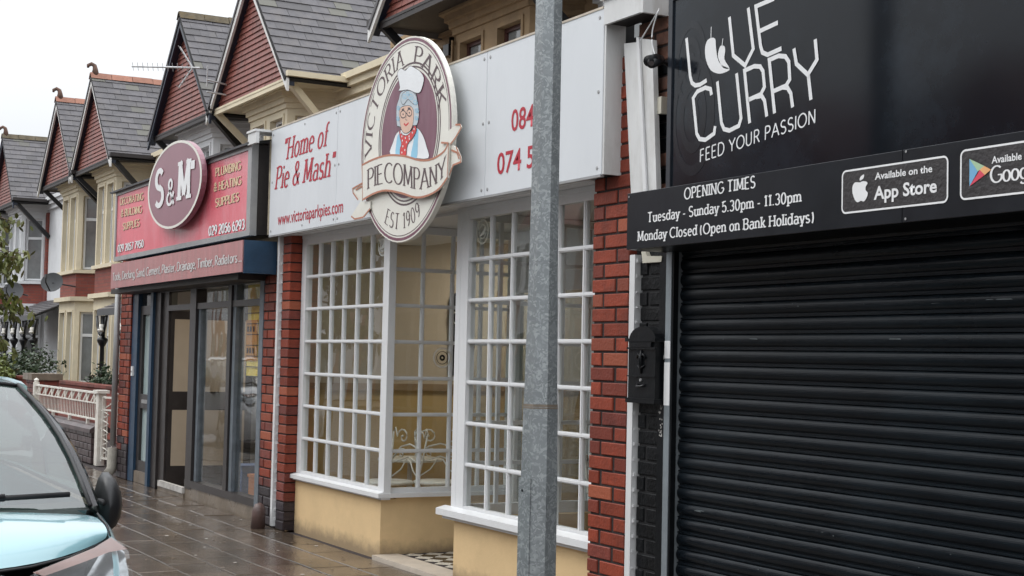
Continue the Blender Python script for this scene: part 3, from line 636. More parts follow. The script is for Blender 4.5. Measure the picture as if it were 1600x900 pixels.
# white wrought iron chairs inside
def iron_chair(x, y, rz, label):
    t = thing('garden_chair', label, 'chair', (x, y, .02), 'white wrought iron chairs inside the window', rz)
    r = .008
    def loc(n, mb): o = bpy.data.objects.new(n, mb.mesh(n, HUR, (0, 0, 0), True)); C.objects.link(o); o.parent = t; return o
    seat = MB().lathe([(.0, .455), (.19, .455), (.205, .445), (.205, .43), (.19, .42), (0, .42)], 0, 0, 20); loc('seat', seat)
    for sx in (-1, 1):
        loc('leg', MB().tube([(sx * .16, -.15, .43), (sx * .19, -.19, .2), (sx * .23, -.24, .0)], r, 6))
        loc('leg', MB().tube([(sx * .16, .15, .43), (sx * .17, .19, .2), (sx * .2, .25, .0)], r, 6))
    bk = MB(); 
    for sx in (-1, 1):
        bk.tube([(sx * .17, .16, .43), (sx * .2, .19, .62), (sx * .22, .22, .84)], r, 6)
        sp_ = [(sx * (.10 + .075 * (1 - k / 14) * math.cos(k * .62)), .225, .80 + .075 * (1 - k / 14) * math.sin(k * .62)) for k in range(15)]
        bk.tube([(sx * .22, .222, .84), (sx * .2, .224, .875)] + sp_, r * .9, 6)
        sp_ = [(sx * (.09 + .05 * (1 - k / 12) * math.cos(2.6 - k * .6)), .21, .66 + .05 * (1 - k / 12) * math.sin(2.6 - k * .6)) for k in range(13)]
        bk.tube(sp_, r * .8, 6)
        bk.tube([(sx * .02, .2, .62), (sx * .08, .19, .53), (sx * .17, .17, .47)], r * .8, 6)
    bk.tube([(-.2, .2, .62), (-.1, .21, .72), (0, .215, .745), (.1, .21, .72), (.2, .2, .62)], r, 6)
    bk.tube([(-.19, .185, .58), (0, .2, .64), (.19, .185, .58)], r * .8, 6)
    loc('backrest', bk)
    return t
iron_chair(-11.0, 5.38, math.radians(60), 'white wrought iron scrollwork chair facing the doorway side window')
iron_chair(-11.1, 4.98, math.radians(15), 'white wrought iron chair in the corner behind the left bay')
iron_chair(-8.1, 5.3, math.radians(140), 'white wrought iron chair behind the right bay, near the lamp post')
t = thing('garden_table', 'small round white metal table among the chairs inside the left bay', 'table', (-11.6, 5.4, .02))
obj('table_top', MB().lathe([(0, .62), (.27, .62), (.28, .61), (.28, .595), (0, .595)], -11.6, 5.4, 24), HUR, t)
obj('pedestal', MB().lathe([(.02, .595), (.025, .3), (.05, .08), (.16, .02)], -11.6, 5.4, 12), HUR, t, True)
t = thing('chalkboard', 'black arched board with curly white swirl standing inside beyond the doorway glass', 'board', (-11.9, 6.05, .8))
P = [atx(p[0], p[1], -11.90) for p in [(703, 587), (704, 470), (708, 461), (716, 456), (726, 461), (730, 470), (729, 587)]]
obj('board', MB().prism(P, (-.03, 0, 0)), BLKP, t)
mb = MB(); c0 = atx(712, 495, -11.88)
mb.tube([c0 + Vector((0, (.02 + .05 * k / 16) * math.cos(k * .5), (.03 + .05 * k / 16) * math.sin(k * .5))) for k in range(18)], .006, 5); obj('swirl', mb, HUR, t)
# round stickers on the glass
for (X0, Y0, Z0, ax, lab) in ((None, None, None, 'x', 'grey ring sticker on a pane of the doorway side window'), ):
    c = atx(690, 559, -10.03)
    t = thing('window_sticker', lab, 'sticker', c)
    for r1, r0 in ((.078, .066), (.05, .045), (.024, .008)):
        m = MB(); n = 24
        vs = [(c.x + .012, c.y + rr * math.cos(2 * math.pi * k / n), c.z + rr * math.sin(2 * math.pi * k / n)) for k in range(n) for rr in (r1, r0)]
        m.add(vs, [(2 * k, 2 * ((k + 1) % n), 2 * ((k + 1) % n) + 1, 2 * k + 1) for k in range(n)]); obj('ring', m, HUR if r1 > .05 else BLKP, t)
def sticker(px, py, lab):
    c = at(px, py, YB + .028); t = thing('window_sticker', lab, 'sticker', c)
    for r1, r0 in ((.085, .074), (.05, .042)):
        n = 24; m = MB(); vs = [(c.x + rr * math.cos(2 * math.pi * k / n), YB + .028, c.z + rr * math.sin(2 * math.pi * k / n)) for k in range(n) for rr in (r1, r0)]
        m.add(vs, [(2 * k, 2 * ((k + 1) % n), 2 * ((k + 1) % n) + 1, 2 * k + 1) for k in range(n)]); obj('ring', m, HUR, t)
    obj('motif', MB().add([(c.x - .04, YB + .027, c.z - .03), (c.x + .03, YB + .027, c.z - .02), (c.x + .04, YB + .027, c.z + .035), (c.x, YB + .027, c.z + .0)], [(0, 1, 2, 3)]), HUR, t)
sticker(598, 383, 'small ring sticker on the top right pane of the left bay window')
sticker(754, 362, 'small ring sticker on the top left pane of the right bay window')

# ------------------------------------------------------------------ white pie shop fascia
YS = 4.24
fas = thing('shop_sign', 'long white fascia board with red lettering and phone numbers above the bay windows', 'shop sign', (-9.4, YS, 2.5))
xs = [-12.10, -10.58, -8.11, -6.745]
for a, b in zip(xs, xs[1:]):
    k = ('fpanel', a); me = block_mesh(b - a - .004, .912, .03, WSIGN, .002, 'sign_panel'); inst('sign_panel', me, fas, ((a + b) / 2, YS, 2.958))
obj('end_board', MB().box(-6.745, -6.728, YS + .004, 4.37, 2.502, 3.41), WEDGE, fas)
obj('backing', MB().box(-12.09, -6.75, YS + .03, 4.24 + .2, 2.512, 3.40), UNDER, fas)
obj('top_trim', MB().box(-12.10, -6.75, YS - .004, 4.44, 3.413, 3.426), mat('weathered_trim', (.5, .44, .36), .7, .2, 8), fas)
obj('bottom_trim', MB().box(-12.09, -6.75, YS - .004, YS + .02, 2.488, 2.5005), GREYM, fas)
mb = MB()
for X_ in (-12.05, -10.62, -10.54, -8.15, -8.07, -6.79, -11.3, -9.3, -7.4):
    for Z_ in (2.54, 2.96, 3.37):
        if Z_ == 2.96 and X_ in (-11.3, -9.3, -7.4): continue
        mb.lathe([(.0, 0), (.010, .001), (.012, .004)], 0, 0, 8); n = 24
        vs = mb.v[-n:]; mb.v[-n:] = [(X_ + v[0], YS - .004 + v[2], Z_ + v[1]) for v in vs]
obj('screws', mb, GREYM, fas)
def tpx(parent, s, p0, p1, hpx, Y, m, x_or=None, **kw):
    """line of type from baseline-left pixel p0 to baseline-right pixel p1 (photograph), cap height hpx at p0"""
    a = at(*p0, Y); b = at(*p1, Y); h = (at(p0[0], p0[1] - hpx, Y) - a).z; W = (b - a).x; dz = (b - a).z
    return lettering(parent, s, lambda u, v: (a.x + u, Y, a.z + v + dz * u / W), m, width=W, height=h, **kw)
SER = dict(thick=.16, thin=.07, serif=.10, sth=.075, gap=.19)
tpx(fas, '"Home of', (443, 251), (510, 228), 33, YS - .002, REDL, shear=.22, **SER)
tpx(fas, 'Pie & Mash"', (430, 296), (520, 275), 34, YS - .002, REDL, shear=.22, **SER)
ftext(fas, 'www.victoriaparkpies.com', at(434, 352, YS).x, at(434, 352, YS).z, YS - .002, at(536, 330, YS).x - at(434, 352, YS).x, .105, REDL, .01)
a = at(798, 232, YS - .002); b = at(828, 232, YS); nw = b.x - a.x; ftext(fas, '084', a.x, 2.62 + .245, YS - .002, nw + .04, .135, REDL, .012)
a = at(776, 287, YS - .002); b = at(834, 275, YS); ftext(fas, '074 5', a.x, 2.62, YS - .002, b.x - a.x, .135, REDL, .012)
# projecting cap box at the right end
t = thing('eaves_box', 'weathered white timber boxing at the top right end of the white sign', 'timber box', (-6.5, 4.2, 3.3))
obj('front_board', MB().box(-6.726, -6.36, 4.225, 4.245, 3.315, 3.45), WEDGE, t)
obj('end_board', MB().box(-6.36, -6.34, 4.222, 4.385, 3.31, 3.45), WEDGE, t)
obj('soffit', MB().box(-6.726, -6.36, 4.245, 4.385, 3.325, 3.34), DARKT, t)
obj('lid', MB().box(-6.745, -6.33, 4.21, 4.385, 3.45, 3.47), WEDGE, t)
t = thing('timber_cap', 'small white cap board at the left end of the white sign', 'timber cap', (-12.2, 4.15, 3.3))
obj('cap_board', MB().box(-12.32, -12.105, 4.10, 4.13, 3.30, 3.40), WEDGE, t); obj('cap_lid', MB().box(-12.33, -12.10, 4.09, 4.4, 3.40, 3.42), WEDGE, t)
t = thing('end_boarding', 'peeling timber boarding between the red sign and the white sign', 'boarding', (-12.2, 4.3, 2.6))
obj('board', MB().box(-12.20, -12.12, 4.26, 4.30, 2.52, 3.34), mat('peeling_timber', (.33, .28, .2), .8, .4, 8, .5, 20, dirt=(.05, .04, .035), dirt_amt=.8, dscale=5), t)
obj('board', MB().box(-12.115, -12.09, 4.25, 4.30, 2.52, 3.30), mat('pale_timber', (.48, .44, .36), .8, .3, 8, .5, 20), t)

# ------------------------------------------------------------------ round pie sign
YO = 4.13
em = thing('round_sign', 'round off-white sign with plum centre showing a cook in a tall hat', 'hanging sign', (-9.07, YO, 2.27))
CX_, CZ_ = (at(637, 57, YO).x + at(637, 377, YO).x) / 2, 0
ctr = at(638.5, 217, YO); RX = (at(707, 190, YO).x - at(564, 240, YO).x) / 2; RZ = (at(640, 57, YO).z - at(637, 377, YO).z) / 2
ctr = Vector(((at(707, 190, YO).x + at(564, 240, YO).x) / 2, YO, (at(640, 57, YO).z + at(637, 377, YO).z) / 2))
def ell(rx, rz, n=64, y=YO, c=ctr): return [(c.x + rx * math.cos(2 * math.pi * k / n), y, c.z + rz * math.sin(2 * math.pi * k / n)) for k in range(n)]
def ring(parent, name, k1, k0, y, m, c=ctr, rx=RX, rz=RZ, n=64):
    a = ell(rx * k1, rz * k1, n, y, c); b = ell(rx * k0, rz * k0, n, y, c); mb = MB()
    mb.add([v for p in zip(a, b) for v in p], [(2 * k, 2 * ((k + 1) % n), 2 * ((k + 1) % n) + 1, 2 * k + 1) for k in range(n)]); return obj(name, mb, m, parent)
obj('disc', MB().prism(ell(RX, RZ), (0, .035, 0)), EMCREAM, em)
ring(em, 'rim_line', .985, .958, YO - .001, EMPLUM); ring(em, 'rim_line', .942, .934, YO - .001, BROWNL)
ic = Vector((at(637, 215, YO).x + .01, YO, ctr.z + .03)); IX, IZ = RX * .60, RZ * .62
ring(em, 'inner_line', 1.12, 1.09, YO - .001, BROWNL, ic, IX, IZ); ring(em, 'inner_line', 1.06, 1.035, YO - .001, BROWNL, ic, IX, IZ)
obj('centre', MB().add(ell(IX, IZ, 64, YO - .0015, ic), [tuple(range(64))]), EMPLUM, em)
def arc_text(s, a0, a1, k, h, m, **kw):
    q, W = glyph_quads(s, **kw); mb = MB()
    for quad, kk in q:
        vs = []
        for p in quad:
            an = math.radians(a0 + (a1 - a0) * p.x / W); r_ = k + h * (p.y if a1 < a0 else -0 + p.y) * (1 if a1 < a0 else -1)
            vs.append((ctr.x + RX * r_ * math.cos(an), YO - .0012 - .0001 * (kk % 9), ctr.z + RZ * r_ * math.sin(an)))
        mb.add(vs, [(0, 1, 2, 3)])
    return obj('lettering', mb, m, em)
TS = dict(thick=.13, thin=.05, serif=.09, sth=.05, gap=.22, word=.45)
arc_text('VICTORIA', 184, 94, .74, .165, BROWNL, **TS)
arc_text('PARK', 76, 16, .74, .165, BROWNL, **TS)
arc_text('EST 1909', 244, 298, .87, .15, BROWNL, **TS)
# ribbon
def zpx(x, y, s=2.571): return (540 + x / s, 40 + y / s)
top = smoothpts([(66, 560), (110, 538), (170, 521), (235, 524), (300, 541), (350, 535), (395, 505), (413, 470)]); bot = smoothpts([(408, 610), (375, 655), (330, 682), (280, 690), (220, 672), (160, 662), (110, 676), (68, 700)])
poly_px(em, 'ribbon_tail', [zpx(*p) for p in [(385, 470), (383, 450), (405, 430), (440, 400), (458, 396), (464, 408), (440, 452), (418, 480)]], YO - .012, EMCREAM, .01)
poly_px(em, 'ribbon_tail', [zpx(*p) for p in [(412, 500), (430, 480), (445, 490), (462, 530), (462, 548), (430, 560), (408, 606)]], YO - .012, EMCREAM, .01)
poly_px(em, 'ribbon_tail', [zpx(*p) for p in [(68, 632), (28, 655), (30, 672), (50, 700), (66, 705)]], YO - .012, EMCREAM, .01)
poly_px(em, 'ribbon_tail', [zpx(*p) for p in [(60, 706), (22, 765), (35, 777), (70, 770), (98, 735), (98, 706)]], YO - .014, EMCREAM, .01)
line_px(em, 'ribbon_edge', [[zpx(*p) for p in l_] for l_ in ([(22, 766), (36, 777), (70, 770), (98, 735)], [(383, 470), (412, 472), (412, 490)], [(441, 398), (460, 398), (464, 410), (440, 452), (420, 478)], [(413, 610), (432, 560), (463, 548), (462, 528), (444, 488)], [(68, 632), (28, 655), (30, 672), (50, 700)], [(40, 660), (66, 644)], [(425, 500), (448, 510), (455, 535)])], YO - .0155, EMOR, .012)
band = poly_px(em, 'ribbon', [zpx(*p) for p in top + bot], YO - .03, EMCREAM, .015)
line_px(em, 'ribbon_edge', [[zpx(*p) for p in bot], [zpx(*p) for p in top]], YO - .031, EMOR, .014)
line_px(em, 'ribbon_side', [[zpx(66, 560), zpx(68, 700)], [zpx(413, 470), zpx(408, 610)]], YO - .031, EMOR, .008)
qd, W = glyph_quads('PIE COMPANY', thick=.13, thin=.045, serif=.08, sth=.04, gap=.12, word=.1); mb = MB()
tl, bl = [zpx(*p) for p in top], [zpx(*p) for p in bot[::-1]]
def interp(line, f):
    x = 88 + f * (400 - 88); x = 540 + x / 2.571
    for a, b in zip(line, line[1:]):
        if a[0] <= x <= b[0] + 1e-6: return a[1] + (b[1] - a[1]) * (x - a[0]) / max(1e-6, b[0] - a[0]), x
    return (line[0][1], x) if x < line[0][0] else (line[-1][1], x)
for quad, kk in qd:
    vs = []
    for p in quad:
        yt, x = interp(tl, p.x / W); yb, x = interp(bl, p.x / W); py = yb + (yt - yb) * (.22 + .56 * p.y); P_ = at(x, py, YO - .0315); vs.append((P_.x, YO - .0315 - .0001 * (kk % 9), P_.z))
    mb.add(vs, [(0, 1, 2, 3)])
obj('lettering', mb, BROWNL, em)
# the printed cook
Y1 = YO - .003
def shape(name, pts, m, y, sm=True, ol=True):
    pts = smoothpts(pts, True, 3) if sm else pts
    o = poly_px(em, name, [zpx(*p) for p in pts], y, m)
    if ol: line_px(em, name + '_outline', [[zpx(*p) for p in pts + [pts[0]]]], y - .0003, OUTL, .0035)
    return o
shape('coat', [(180, 520), (190, 470), (205, 432), (228, 418), (250, 430), (285, 410), (310, 440), (325, 485), (332, 533), (260, 530)], CLOTH, Y1)
shape('apron', [(200, 518), (204, 470), (210, 440), (222, 436), (222, 480), (216, 520)], LBLUE, Y1 - .0006, ol=False)
shape('apron', [(262, 527), (272, 470), (278, 425), (292, 418), (290, 470), (286, 530)], LBLUE, Y1 - .0006, ol=False)
shape('hair', [(206, 398), (204, 330), (214, 295), (222, 268), (250, 258), (280, 270), (290, 310), (294, 360), (285, 400), (262, 400), (240, 415), (215, 405)], HAIR, Y1 - .001)
shape('face', [(216, 340), (230, 325), (258, 322), (272, 340), (272, 385), (262, 418), (245, 432), (228, 425), (218, 390)], SKIN, Y1 - .0016)
shape('hat', [(214, 262), (218, 248), (212, 215), (208, 190), (222, 172), (240, 180), (258, 162), (282, 172), (300, 185), (314, 210), (308, 245), (298, 268), (280, 270), (250, 258)], CLOTH, Y1 - .0022)
shape('fringe', [(222, 300), (228, 275), (245, 262), (268, 265), (284, 285), (286, 315), (268, 312), (250, 296), (232, 318)], HAIR, Y1 - .0026)
for c_ in ((236, 283, 11), (262, 284, 12), (280, 306, 10), (212, 330, 8), (286, 340, 9), (284, 370, 8), (210, 372, 8), (250, 272, 8)):
    line_px(em, 'hair_curl', [[zpx(c_[0] + c_[2] * (1 - k / 20) * math.cos(k * .6), c_[1] + c_[2] * 1.2 * (1 - k / 20) * math.sin(k * .6)) for k in range(16)]], Y1 - .0031, LBLUE, .005)
line_px(em, 'spectacles', [[zpx(231 + 11 * math.cos(k * .4), 356 + 15 * math.sin(k * .4)) for k in range(17)], [zpx(256 + 10 * math.cos(k * .4), 350 + 14 * math.sin(k * .4)) for k in range(17)], [zpx(242, 353), zpx(246, 352)]], Y1 - .0021, OUTL, .007)
line_px(em, 'eyes', [[zpx(229, 355), zpx(233, 357)], [zpx(254, 349), zpx(258, 351)], [zpx(226, 337), zpx(235, 335)], [zpx(250, 331), zpx(260, 332)]], Y1 - .0022, OUTL, .009)
line_px(em, 'mouth', [[zpx(234, 394), zpx(242, 401), zpx(253, 391)]], Y1 - .0022, SCARF, .012)
line_px(em, 'nose', [[zpx(244, 360), zpx(241, 378), zpx(247, 380)]], Y1 - .0022, OUTL, .004)
shape('scarf', [(216, 420), (228, 438), (248, 440), (268, 418), (278, 400), (284, 420), (270, 450), (248, 478), (243, 520), (240, 548), (222, 545), (218, 500), (224, 475), (218, 448)], SCARF, Y1 - .0032)
mb = MB()
for (x, y) in ((226, 445), (240, 452), (255, 445), (268, 430), (228, 462), (244, 468), (256, 455), (230, 485), (238, 500), (226, 510), (234, 525), (228, 535), (275, 415), (222, 430)):
    c_ = at(*zpx(x, y), Y1 - .0039); mb.add([(c_.x + .008 * math.cos(k * math.pi / 3), c_.y, c_.z + .008 * math.sin(k * math.pi / 3)) for k in range(6)], [tuple(range(6))])
obj('scarf_dots', mb, CLOTH, em)

# ------------------------------------------------------------------ takeaway with roller shutter
SHX0, SHX1 = -6.2, -1.35
lc = thing('takeaway_shop', 'black takeaway front with a closed roller shutter under its box fascia', 'shop', (-3.8, 4.4, 0))
sh = obj('roller_shutter', MB().box(SHX0, SHX1, 4.43, 4.45, 0, 2.1), BLKM, lc)
prof = []
PIT = .0777
for k in range(9):
    a = math.pi * k / 8; prof.append((-.0115 * math.sin(a) ** .7, .010 + (PIT - .022) * k / 8))
prof = [(.004, 0), (.004, .008)] + prof + [(.004, PIT - .010), (-.006, PIT - .008), (-.006, PIT - .002), (.004, PIT)]
sm = MB(); sm.grid([[(-(SHX1 - SHX0) / 2, p[0], p[1]) for p in prof], [((SHX1 - SHX0) / 2, p[0], p[1]) for p in prof]])
slm = sm.mesh('slat', SLAT)
for i in range(27): inst('slat', slm, sh, ((SHX0 + SHX1) / 2, 4.40, .012 + i * PIT))
SCR = mat('chalky_scuff', (.085, .10, .105), .6, .4, 20); random.seed(21); mb = MB()
for i in range(46):
    j = random.choice((3, 4, 5, 6, 8, 9, 22, 23, 24, 20)); x = random.uniform(-6.1, -3.4); z = .012 + j * PIT + random.uniform(.03, .05); w_ = random.uniform(.01, .09) if random.random() < .5 else random.uniform(.004, .01); h_ = random.uniform(.0015, .004)
    mb.add([(x, 4.387, z), (x + w_, 4.387, z + random.uniform(-.003, .003)), (x + w_ * .9, 4.3873, z + h_), (x + w_ * .1, 4.3873, z + h_)], [(0, 1, 2, 3)])
obj('scuff_marks', mb, SCR, sh, stuff=True)
gd = obj('guide_rail', MB().box(-6.252, -6.205, 4.335, 4.46, 0, 2.06), GALVS, lc)
obj('tape', MB().box(-6.253, -6.204, 4.333, 4.336, 1.27, 1.49), LWHITE, gd)
obj('tape', MB().box(-6.253, -6.204, 4.333, 4.336, 1.51, 1.60), LWHITE, gd)
obj('guide_lip', MB().box(-6.205, -6.19, 4.34, 4.37, 0, 2.06), BLKP, lc)
obj('shutter_box', MB().box(-6.265, SHX1, 4.13, 4.42, 2.056, 2.34), BLKP, lc)
obj('facade_wall', MB().box(-6.33, -1.0, 4.5, 4.7, 0, 4.2), BLKP, lc)
obj('right_pier', MB().box(-1.35, -.95, 4.36, 4.5, 0, 2.06), BLKP, lc)
YL, YU = 4.10, 4.30
f1 = thing('shop_sign', 'low black fascia board giving opening times and two app badges above the shutter', 'shop sign', (-3.8, YL, 2.056))
for a, b in ((-6.27, -4.31), (-4.306, -1.9)): inst('sign_panel', block_mesh(b - a, .287, .02, SIGNB2, .002, 'sign_panel'), f1, ((a + b) / 2, YL, 2.20))
mb = MB()
for X_, Z_ in ((-6.25, 2.325), (-4.285, 2.335), (-4.285, 2.07)): mb.add([(X_ + .006 * math.cos(k), YL - .003, Z_ + .006 * math.sin(k)) for k in range(6)], [tuple(range(6))])
obj('screws', mb, GREYM, f1)
SLB = dict(thick=.17, thin=.11, serif=.09, sth=.12, gap=.2)
tpx(f1, 'OPENING TIMES', (1069.5, 311.5), (1179.5, 293), 17, YL - .002, LWHITE, **SLB)
tpx(f1, 'Tuesday - Sunday 5.30pm - 11.30pm', (1012, 347.5), (1251, 315), 15, YL - .002, LWHITE, **SLB)
tpx(f1, 'Monday Closed (Open on Bank Holidays)', (996.5, 377), (1271, 347), 15, YL - .002, LWHITE, **SLB)
def c6(x, y): return (1300 + x / 5.333, 190 + y / 5.333)
def badge(pa, pb, wdt):
    a = at(*c6(*pa), YL); b = at(*c6(*pb), YL); x0, z1, z0 = a.x, a.z, b.z; x1 = x0 + wdt
    r = .022; out = []
    for cx, cz, a0 in ((x1 - r, z1 - r, 0), (x0 + r, z1 - r, 90), (x0 + r, z0 + r, 180), (x1 - r, z0 + r, 270)):
        out += [(cx + r * math.cos(math.radians(a0 + 15 * k)), cz + r * math.sin(math.radians(a0 + 15 * k))) for k in range(7)]
    obj('badge', MB().add([(p[0], YL - .0022, p[1]) for p in out], [tuple(range(len(out)))]), mat('badge_dark_print', (.028, .025, .026), .4, .35, 40, .3, 60), f1)
    mb = MB()
    for q in ribbon(out + [out[0]], lambda t: .0075): mb.add([(p.x, YL - .003, p.y) for p in q], [(0, 1, 2, 3)])
    obj('badge_outline', mb, LWHITE, f1); return x0, z0
bw_ = at(*c6(970, 400), YL).x - at(*c6(92, 560), YL).x
badge((92, 418), (92, 765), bw_); badge((1080, 246), (1080, 650), bw_)
def T6(s, pa, pb, h, bold):
    a = at(*c6(*pa), YL - .004); b = at(*c6(*pb), YL); ftext(f1, s, a.x, (a.z + b.z) / 2, YL - .004, (b - a).x, (at(*c6(pa[0], pa[1] - h), YL) - at(*c6(*pa), YL)).z, LWHITE, bold)
T6('Available on the', (357, 490), (842, 413), 58, .02); T6('App Store', (348, 655), (880, 580), 108, .025)
T6('Available on', (1330, 355), (1680, 297), 60, .02)
a = at(*c6(1330, 512), YL); lettering(f1, 'Google play', lambda u, v: (a.x + u, YL - .004, a.z + v), LWHITE, width=.37, height=.060, thick=.16, thin=.08, gap=.1)
ap = smoothpts([(232, 507), (255, 497), (285, 500), (296, 515), (282, 540), (280, 570), (298, 597), (285, 640), (265, 665), (240, 660), (215, 672), (192, 655), (172, 600), (170, 545), (188, 510), (210, 505)], True, 3)
poly_px(f1, 'apple_logo', [c6(*p) for p in ap], YL - .004, LWHITE)
poly_px(f1, 'apple_logo_leaf', [c6(*p) for p in smoothpts([(232, 492), (236, 462), (266, 440), (262, 472)], True, 3)], YL - .004, LWHITE)
for nm, pts, col in (('blue', [(1145, 310), (1145, 540), (1215, 415)], (.16, .38, .58)), ('green', [(1145, 310), (1215, 415), (1270, 370)], (.35, .50, .32)),
                     ('orange', [(1270, 370), (1325, 400), (1272, 445), (1230, 400)], (.75, .38, .16)), ('red', [(1145, 540), (1215, 430), (1230, 400), (1272, 445)], (.62, .06, .10))):
    poly_px(f1, 'play_logo', [c6(*p) for p in pts], YL - .004 - .0002 * len(nm), mat('play_logo_' + nm, col, .5, .05))
f2 = thing('shop_sign', 'large glossy black sign with white curry house lettering and two chillies', 'shop sign', (-3.8, YU, 2.345))
obj('sign_panel', MB().box(-6.17, -1.3, YU, YU + .03, 2.345, 3.345), SIGNB, f2)
mb = MB().box(-6.205, -6.17, YU - .01, YU + .09, 2.345, 3.37); mb.box(-6.17, -1.3, YU - .01, YU + .05, 3.345, 3.37)
obj('sign_frame', mb, mat('dark_metal_frame', (.02, .024, .032), .3, .2, 5), f2)
def c5(x, y): return (1040 + x / 3.461, y / 3.461)
def S5(name, lines, wd=.0215, m=LWHITE):
    line_px(f2, name, [[c5(*p) for p in l_] for l_ in lines], YU - .002, m, wd)
S5('lettering', [[(113, 206), (133, 415), (142, 448), (160, 462), (185, 458), (222, 434)], [(345, 92), (366, 300), (430, 354), (452, 308), (474, 264), (447, 42)],
   [(588, -8), (488, 35), (514, 250), (524, 284), (552, 296), (627, 262)], [(510, 168), (608, 122)]])
S5('lettering', [[(248, 514), (243, 482), (215, 474), (172, 494), (149, 530), (168, 722), (184, 752), (215, 756), (262, 722), (268, 682)],
   [(280, 440), (302, 665), (316, 698), (345, 706), (396, 680), (408, 640), (384, 396)],
   [(455, 666), (427, 382), (480, 358), (512, 360), (527, 385), (535, 470), (515, 510), (448, 540)], [(490, 524), (520, 518), (536, 545), (548, 630)],
   [(590, 613), (561, 324), (612, 302), (648, 305), (667, 335), (672, 430), (650, 465), (586, 492)], [(628, 472), (660, 474), (678, 505), (688, 580)],
   [(695, 262), (708, 345), (770, 404), (820, 322), (810, 212)], [(771, 400), (786, 540)]])
for pts in ([(245, 205), (268, 210), (272, 250), (280, 310), (300, 350), (347, 373), (320, 392), (285, 398), (245, 380), (220, 330), (213, 270), (222, 225)],
            [(295, 250), (318, 250), (322, 280), (318, 320), (345, 368), (315, 368), (295, 340), (283, 300)]):
    poly_px(f2, 'chilli', [c5(*p) for p in smoothpts(pts, True, 3)], YU - .002, LWHITE)
S5('chilli_stalk', [[(247, 145), (245, 207)], [(310, 208), (305, 250)]], .005)
a = at(1093.4, 252.5, YU); b = at(1274, 192, YU)
tpx(f2, 'FEED YOUR PASSION', (1093.5, 253.5), (1274, 191.5), 19, YU - .002, LWHITE, thick=.12, thin=.11, gap=.2, word=.4)
for cx, cz, rr in ((1083, 182, .30), (1080, 100, .22)):
    c_ = at(cx, cz, YU)
    for k1, k0 in ((1, .82), (.62, .44), (.28, .02)):
        mb = MB(); n = 40; vs = []
        for k in range(n):
            for q in (k1, k0): vs.append((max(-6.168, c_.x + rr * .6 * q * math.cos(2 * math.pi * k / n)), YU - .0006 - rr * .002, c_.z + rr * q * math.sin(2 * math.pi * k / n)))
        mb.add(vs, [(2 * k, 2 * ((k + 1) % n), 2 * ((k + 1) % n) + 1, 2 * k + 1) for k in range(n)]); obj('swirl_print', mb, SWIRL, f2)
# letterbox
lb = thing('letterbox', 'black ornate wall letterbox with arched top on the black brick pier', 'letterbox', (-6.4, 4.3, 1.28))
P = [(-6.525, 1.29), (-6.275, 1.29), (-6.275, 1.60)] + [(-6.40 + .125 * math.cos(math.radians(a)), 1.60 + .075 * math.sin(math.radians(a))) for a in range(15, 180, 15)] + [(-6.525, 1.60)]
obj('box_body', MB().prism([(p[0], 4.265, p[1]) for p in P], (0, .085, 0)), BLKP, lb)
mb = MB().box(-6.54, -6.26, 4.25, 4.35, 1.595, 1.612); mb.box(-6.535, -6.265, 4.255, 4.35, 1.275, 1.30); mb.box(-6.53, -6.27, 4.255, 4.27, 1.555, 1.565); mb.box(-6.53, -6.27, 4.257, 4.27, 1.412, 1.418)
obj('moulding', mb, BLKP, lb)
obj('flap', MB().box(-6.50, -6.30, 4.252, 4.266, 1.567, 1.592), BLKP, lb)
obj('emblem', MB().tube([(-6.40, 4.262, 1.43), (-6.40, 4.256, 1.50), (-6.40, 4.262, 1.55)], [.006, .014, .006], 6).tube([(-6.44, 4.262, 1.51), (-6.42, 4.256, 1.53), (-6.40, 4.258, 1.51), (-6.38, 4.256, 1.53), (-6.36, 4.262, 1.51)], .006, 6).tube([(-6.43, 4.262, 1.47), (-6.40, 4.256, 1.455), (-6.37, 4.262, 1.47)], .005, 6), BLKP, lb, True)
obj('lock', MB().tube([(-6.40, 4.266, 1.395), (-6.40, 4.256, 1.395)], .008, 12), GREYM, lb)
obj('handle', MB().tube([(-6.435, 4.262, 1.372), (-6.42, 4.248, 1.362), (-6.38, 4.248, 1.362), (-6.365, 4.262, 1.372)], .006, 6), BLACKI, lb, True)
lb.location.y += .028
t = thing('lock_plate', 'chipped silver and white scar on the black strip beside the letterbox', 'plate', (-6.29, 4.34, 1.4))
mb = MB(); random.seed(3)
for i in range(16): x = -6.298 + random.uniform(-.012, .018); z = 1.43 + random.uniform(0, .16); mb.box(x, x + .008, 4.3425, 4.345, z, z + .022)
for i in range(26): x = -6.30 + random.uniform(-.014, .02); z = 1.10 + random.uniform(0, .16); mb.box(x, x + .006, 4.3435, 4.345, z, z + .008)
obj('bare_patch', mb, mat('scraped_paint', (.38, .37, .35), .6, .5, 40), t)
t = thing('junction_box', 'small cream plastic junction box under the left end of the black fascia', 'junction box', (-6.37, 4.33, 2.0))
P = [at(x, y, 4.34) for x, y in ((1002, 393), (1008, 393), (1011, 400), (1034, 400), (1033, 409), (1004, 411))]
obj('cover', MB().prism(P, (0, .03, 0)), mat('cream_plastic', (.55, .52, .43), .5, .1), t)
t = thing('cable_trunking', 'two tall white boards leaning on the brickwork left of the big black sign', 'boards', (-6.5, 4.33, 2.35))
for q in ([(975, 68), (995, 66), (1005, 306), (986, 306)], [(995.5, 60), (1019, 62), (1026, 306), (1006, 306)]):
    obj('board', MB().prism([at(x, y, 4.32) for x, y in q], (0, .055 if q[0][0] < 990 else .03, 0)), WEDGE, t)
obj('board_lip', MB().prism([at(x, y, 4.305) for x, y in ((994, 58), (998, 58), (1010, 306), (1005, 306))], (0, .012, 0)), WPVC, t)
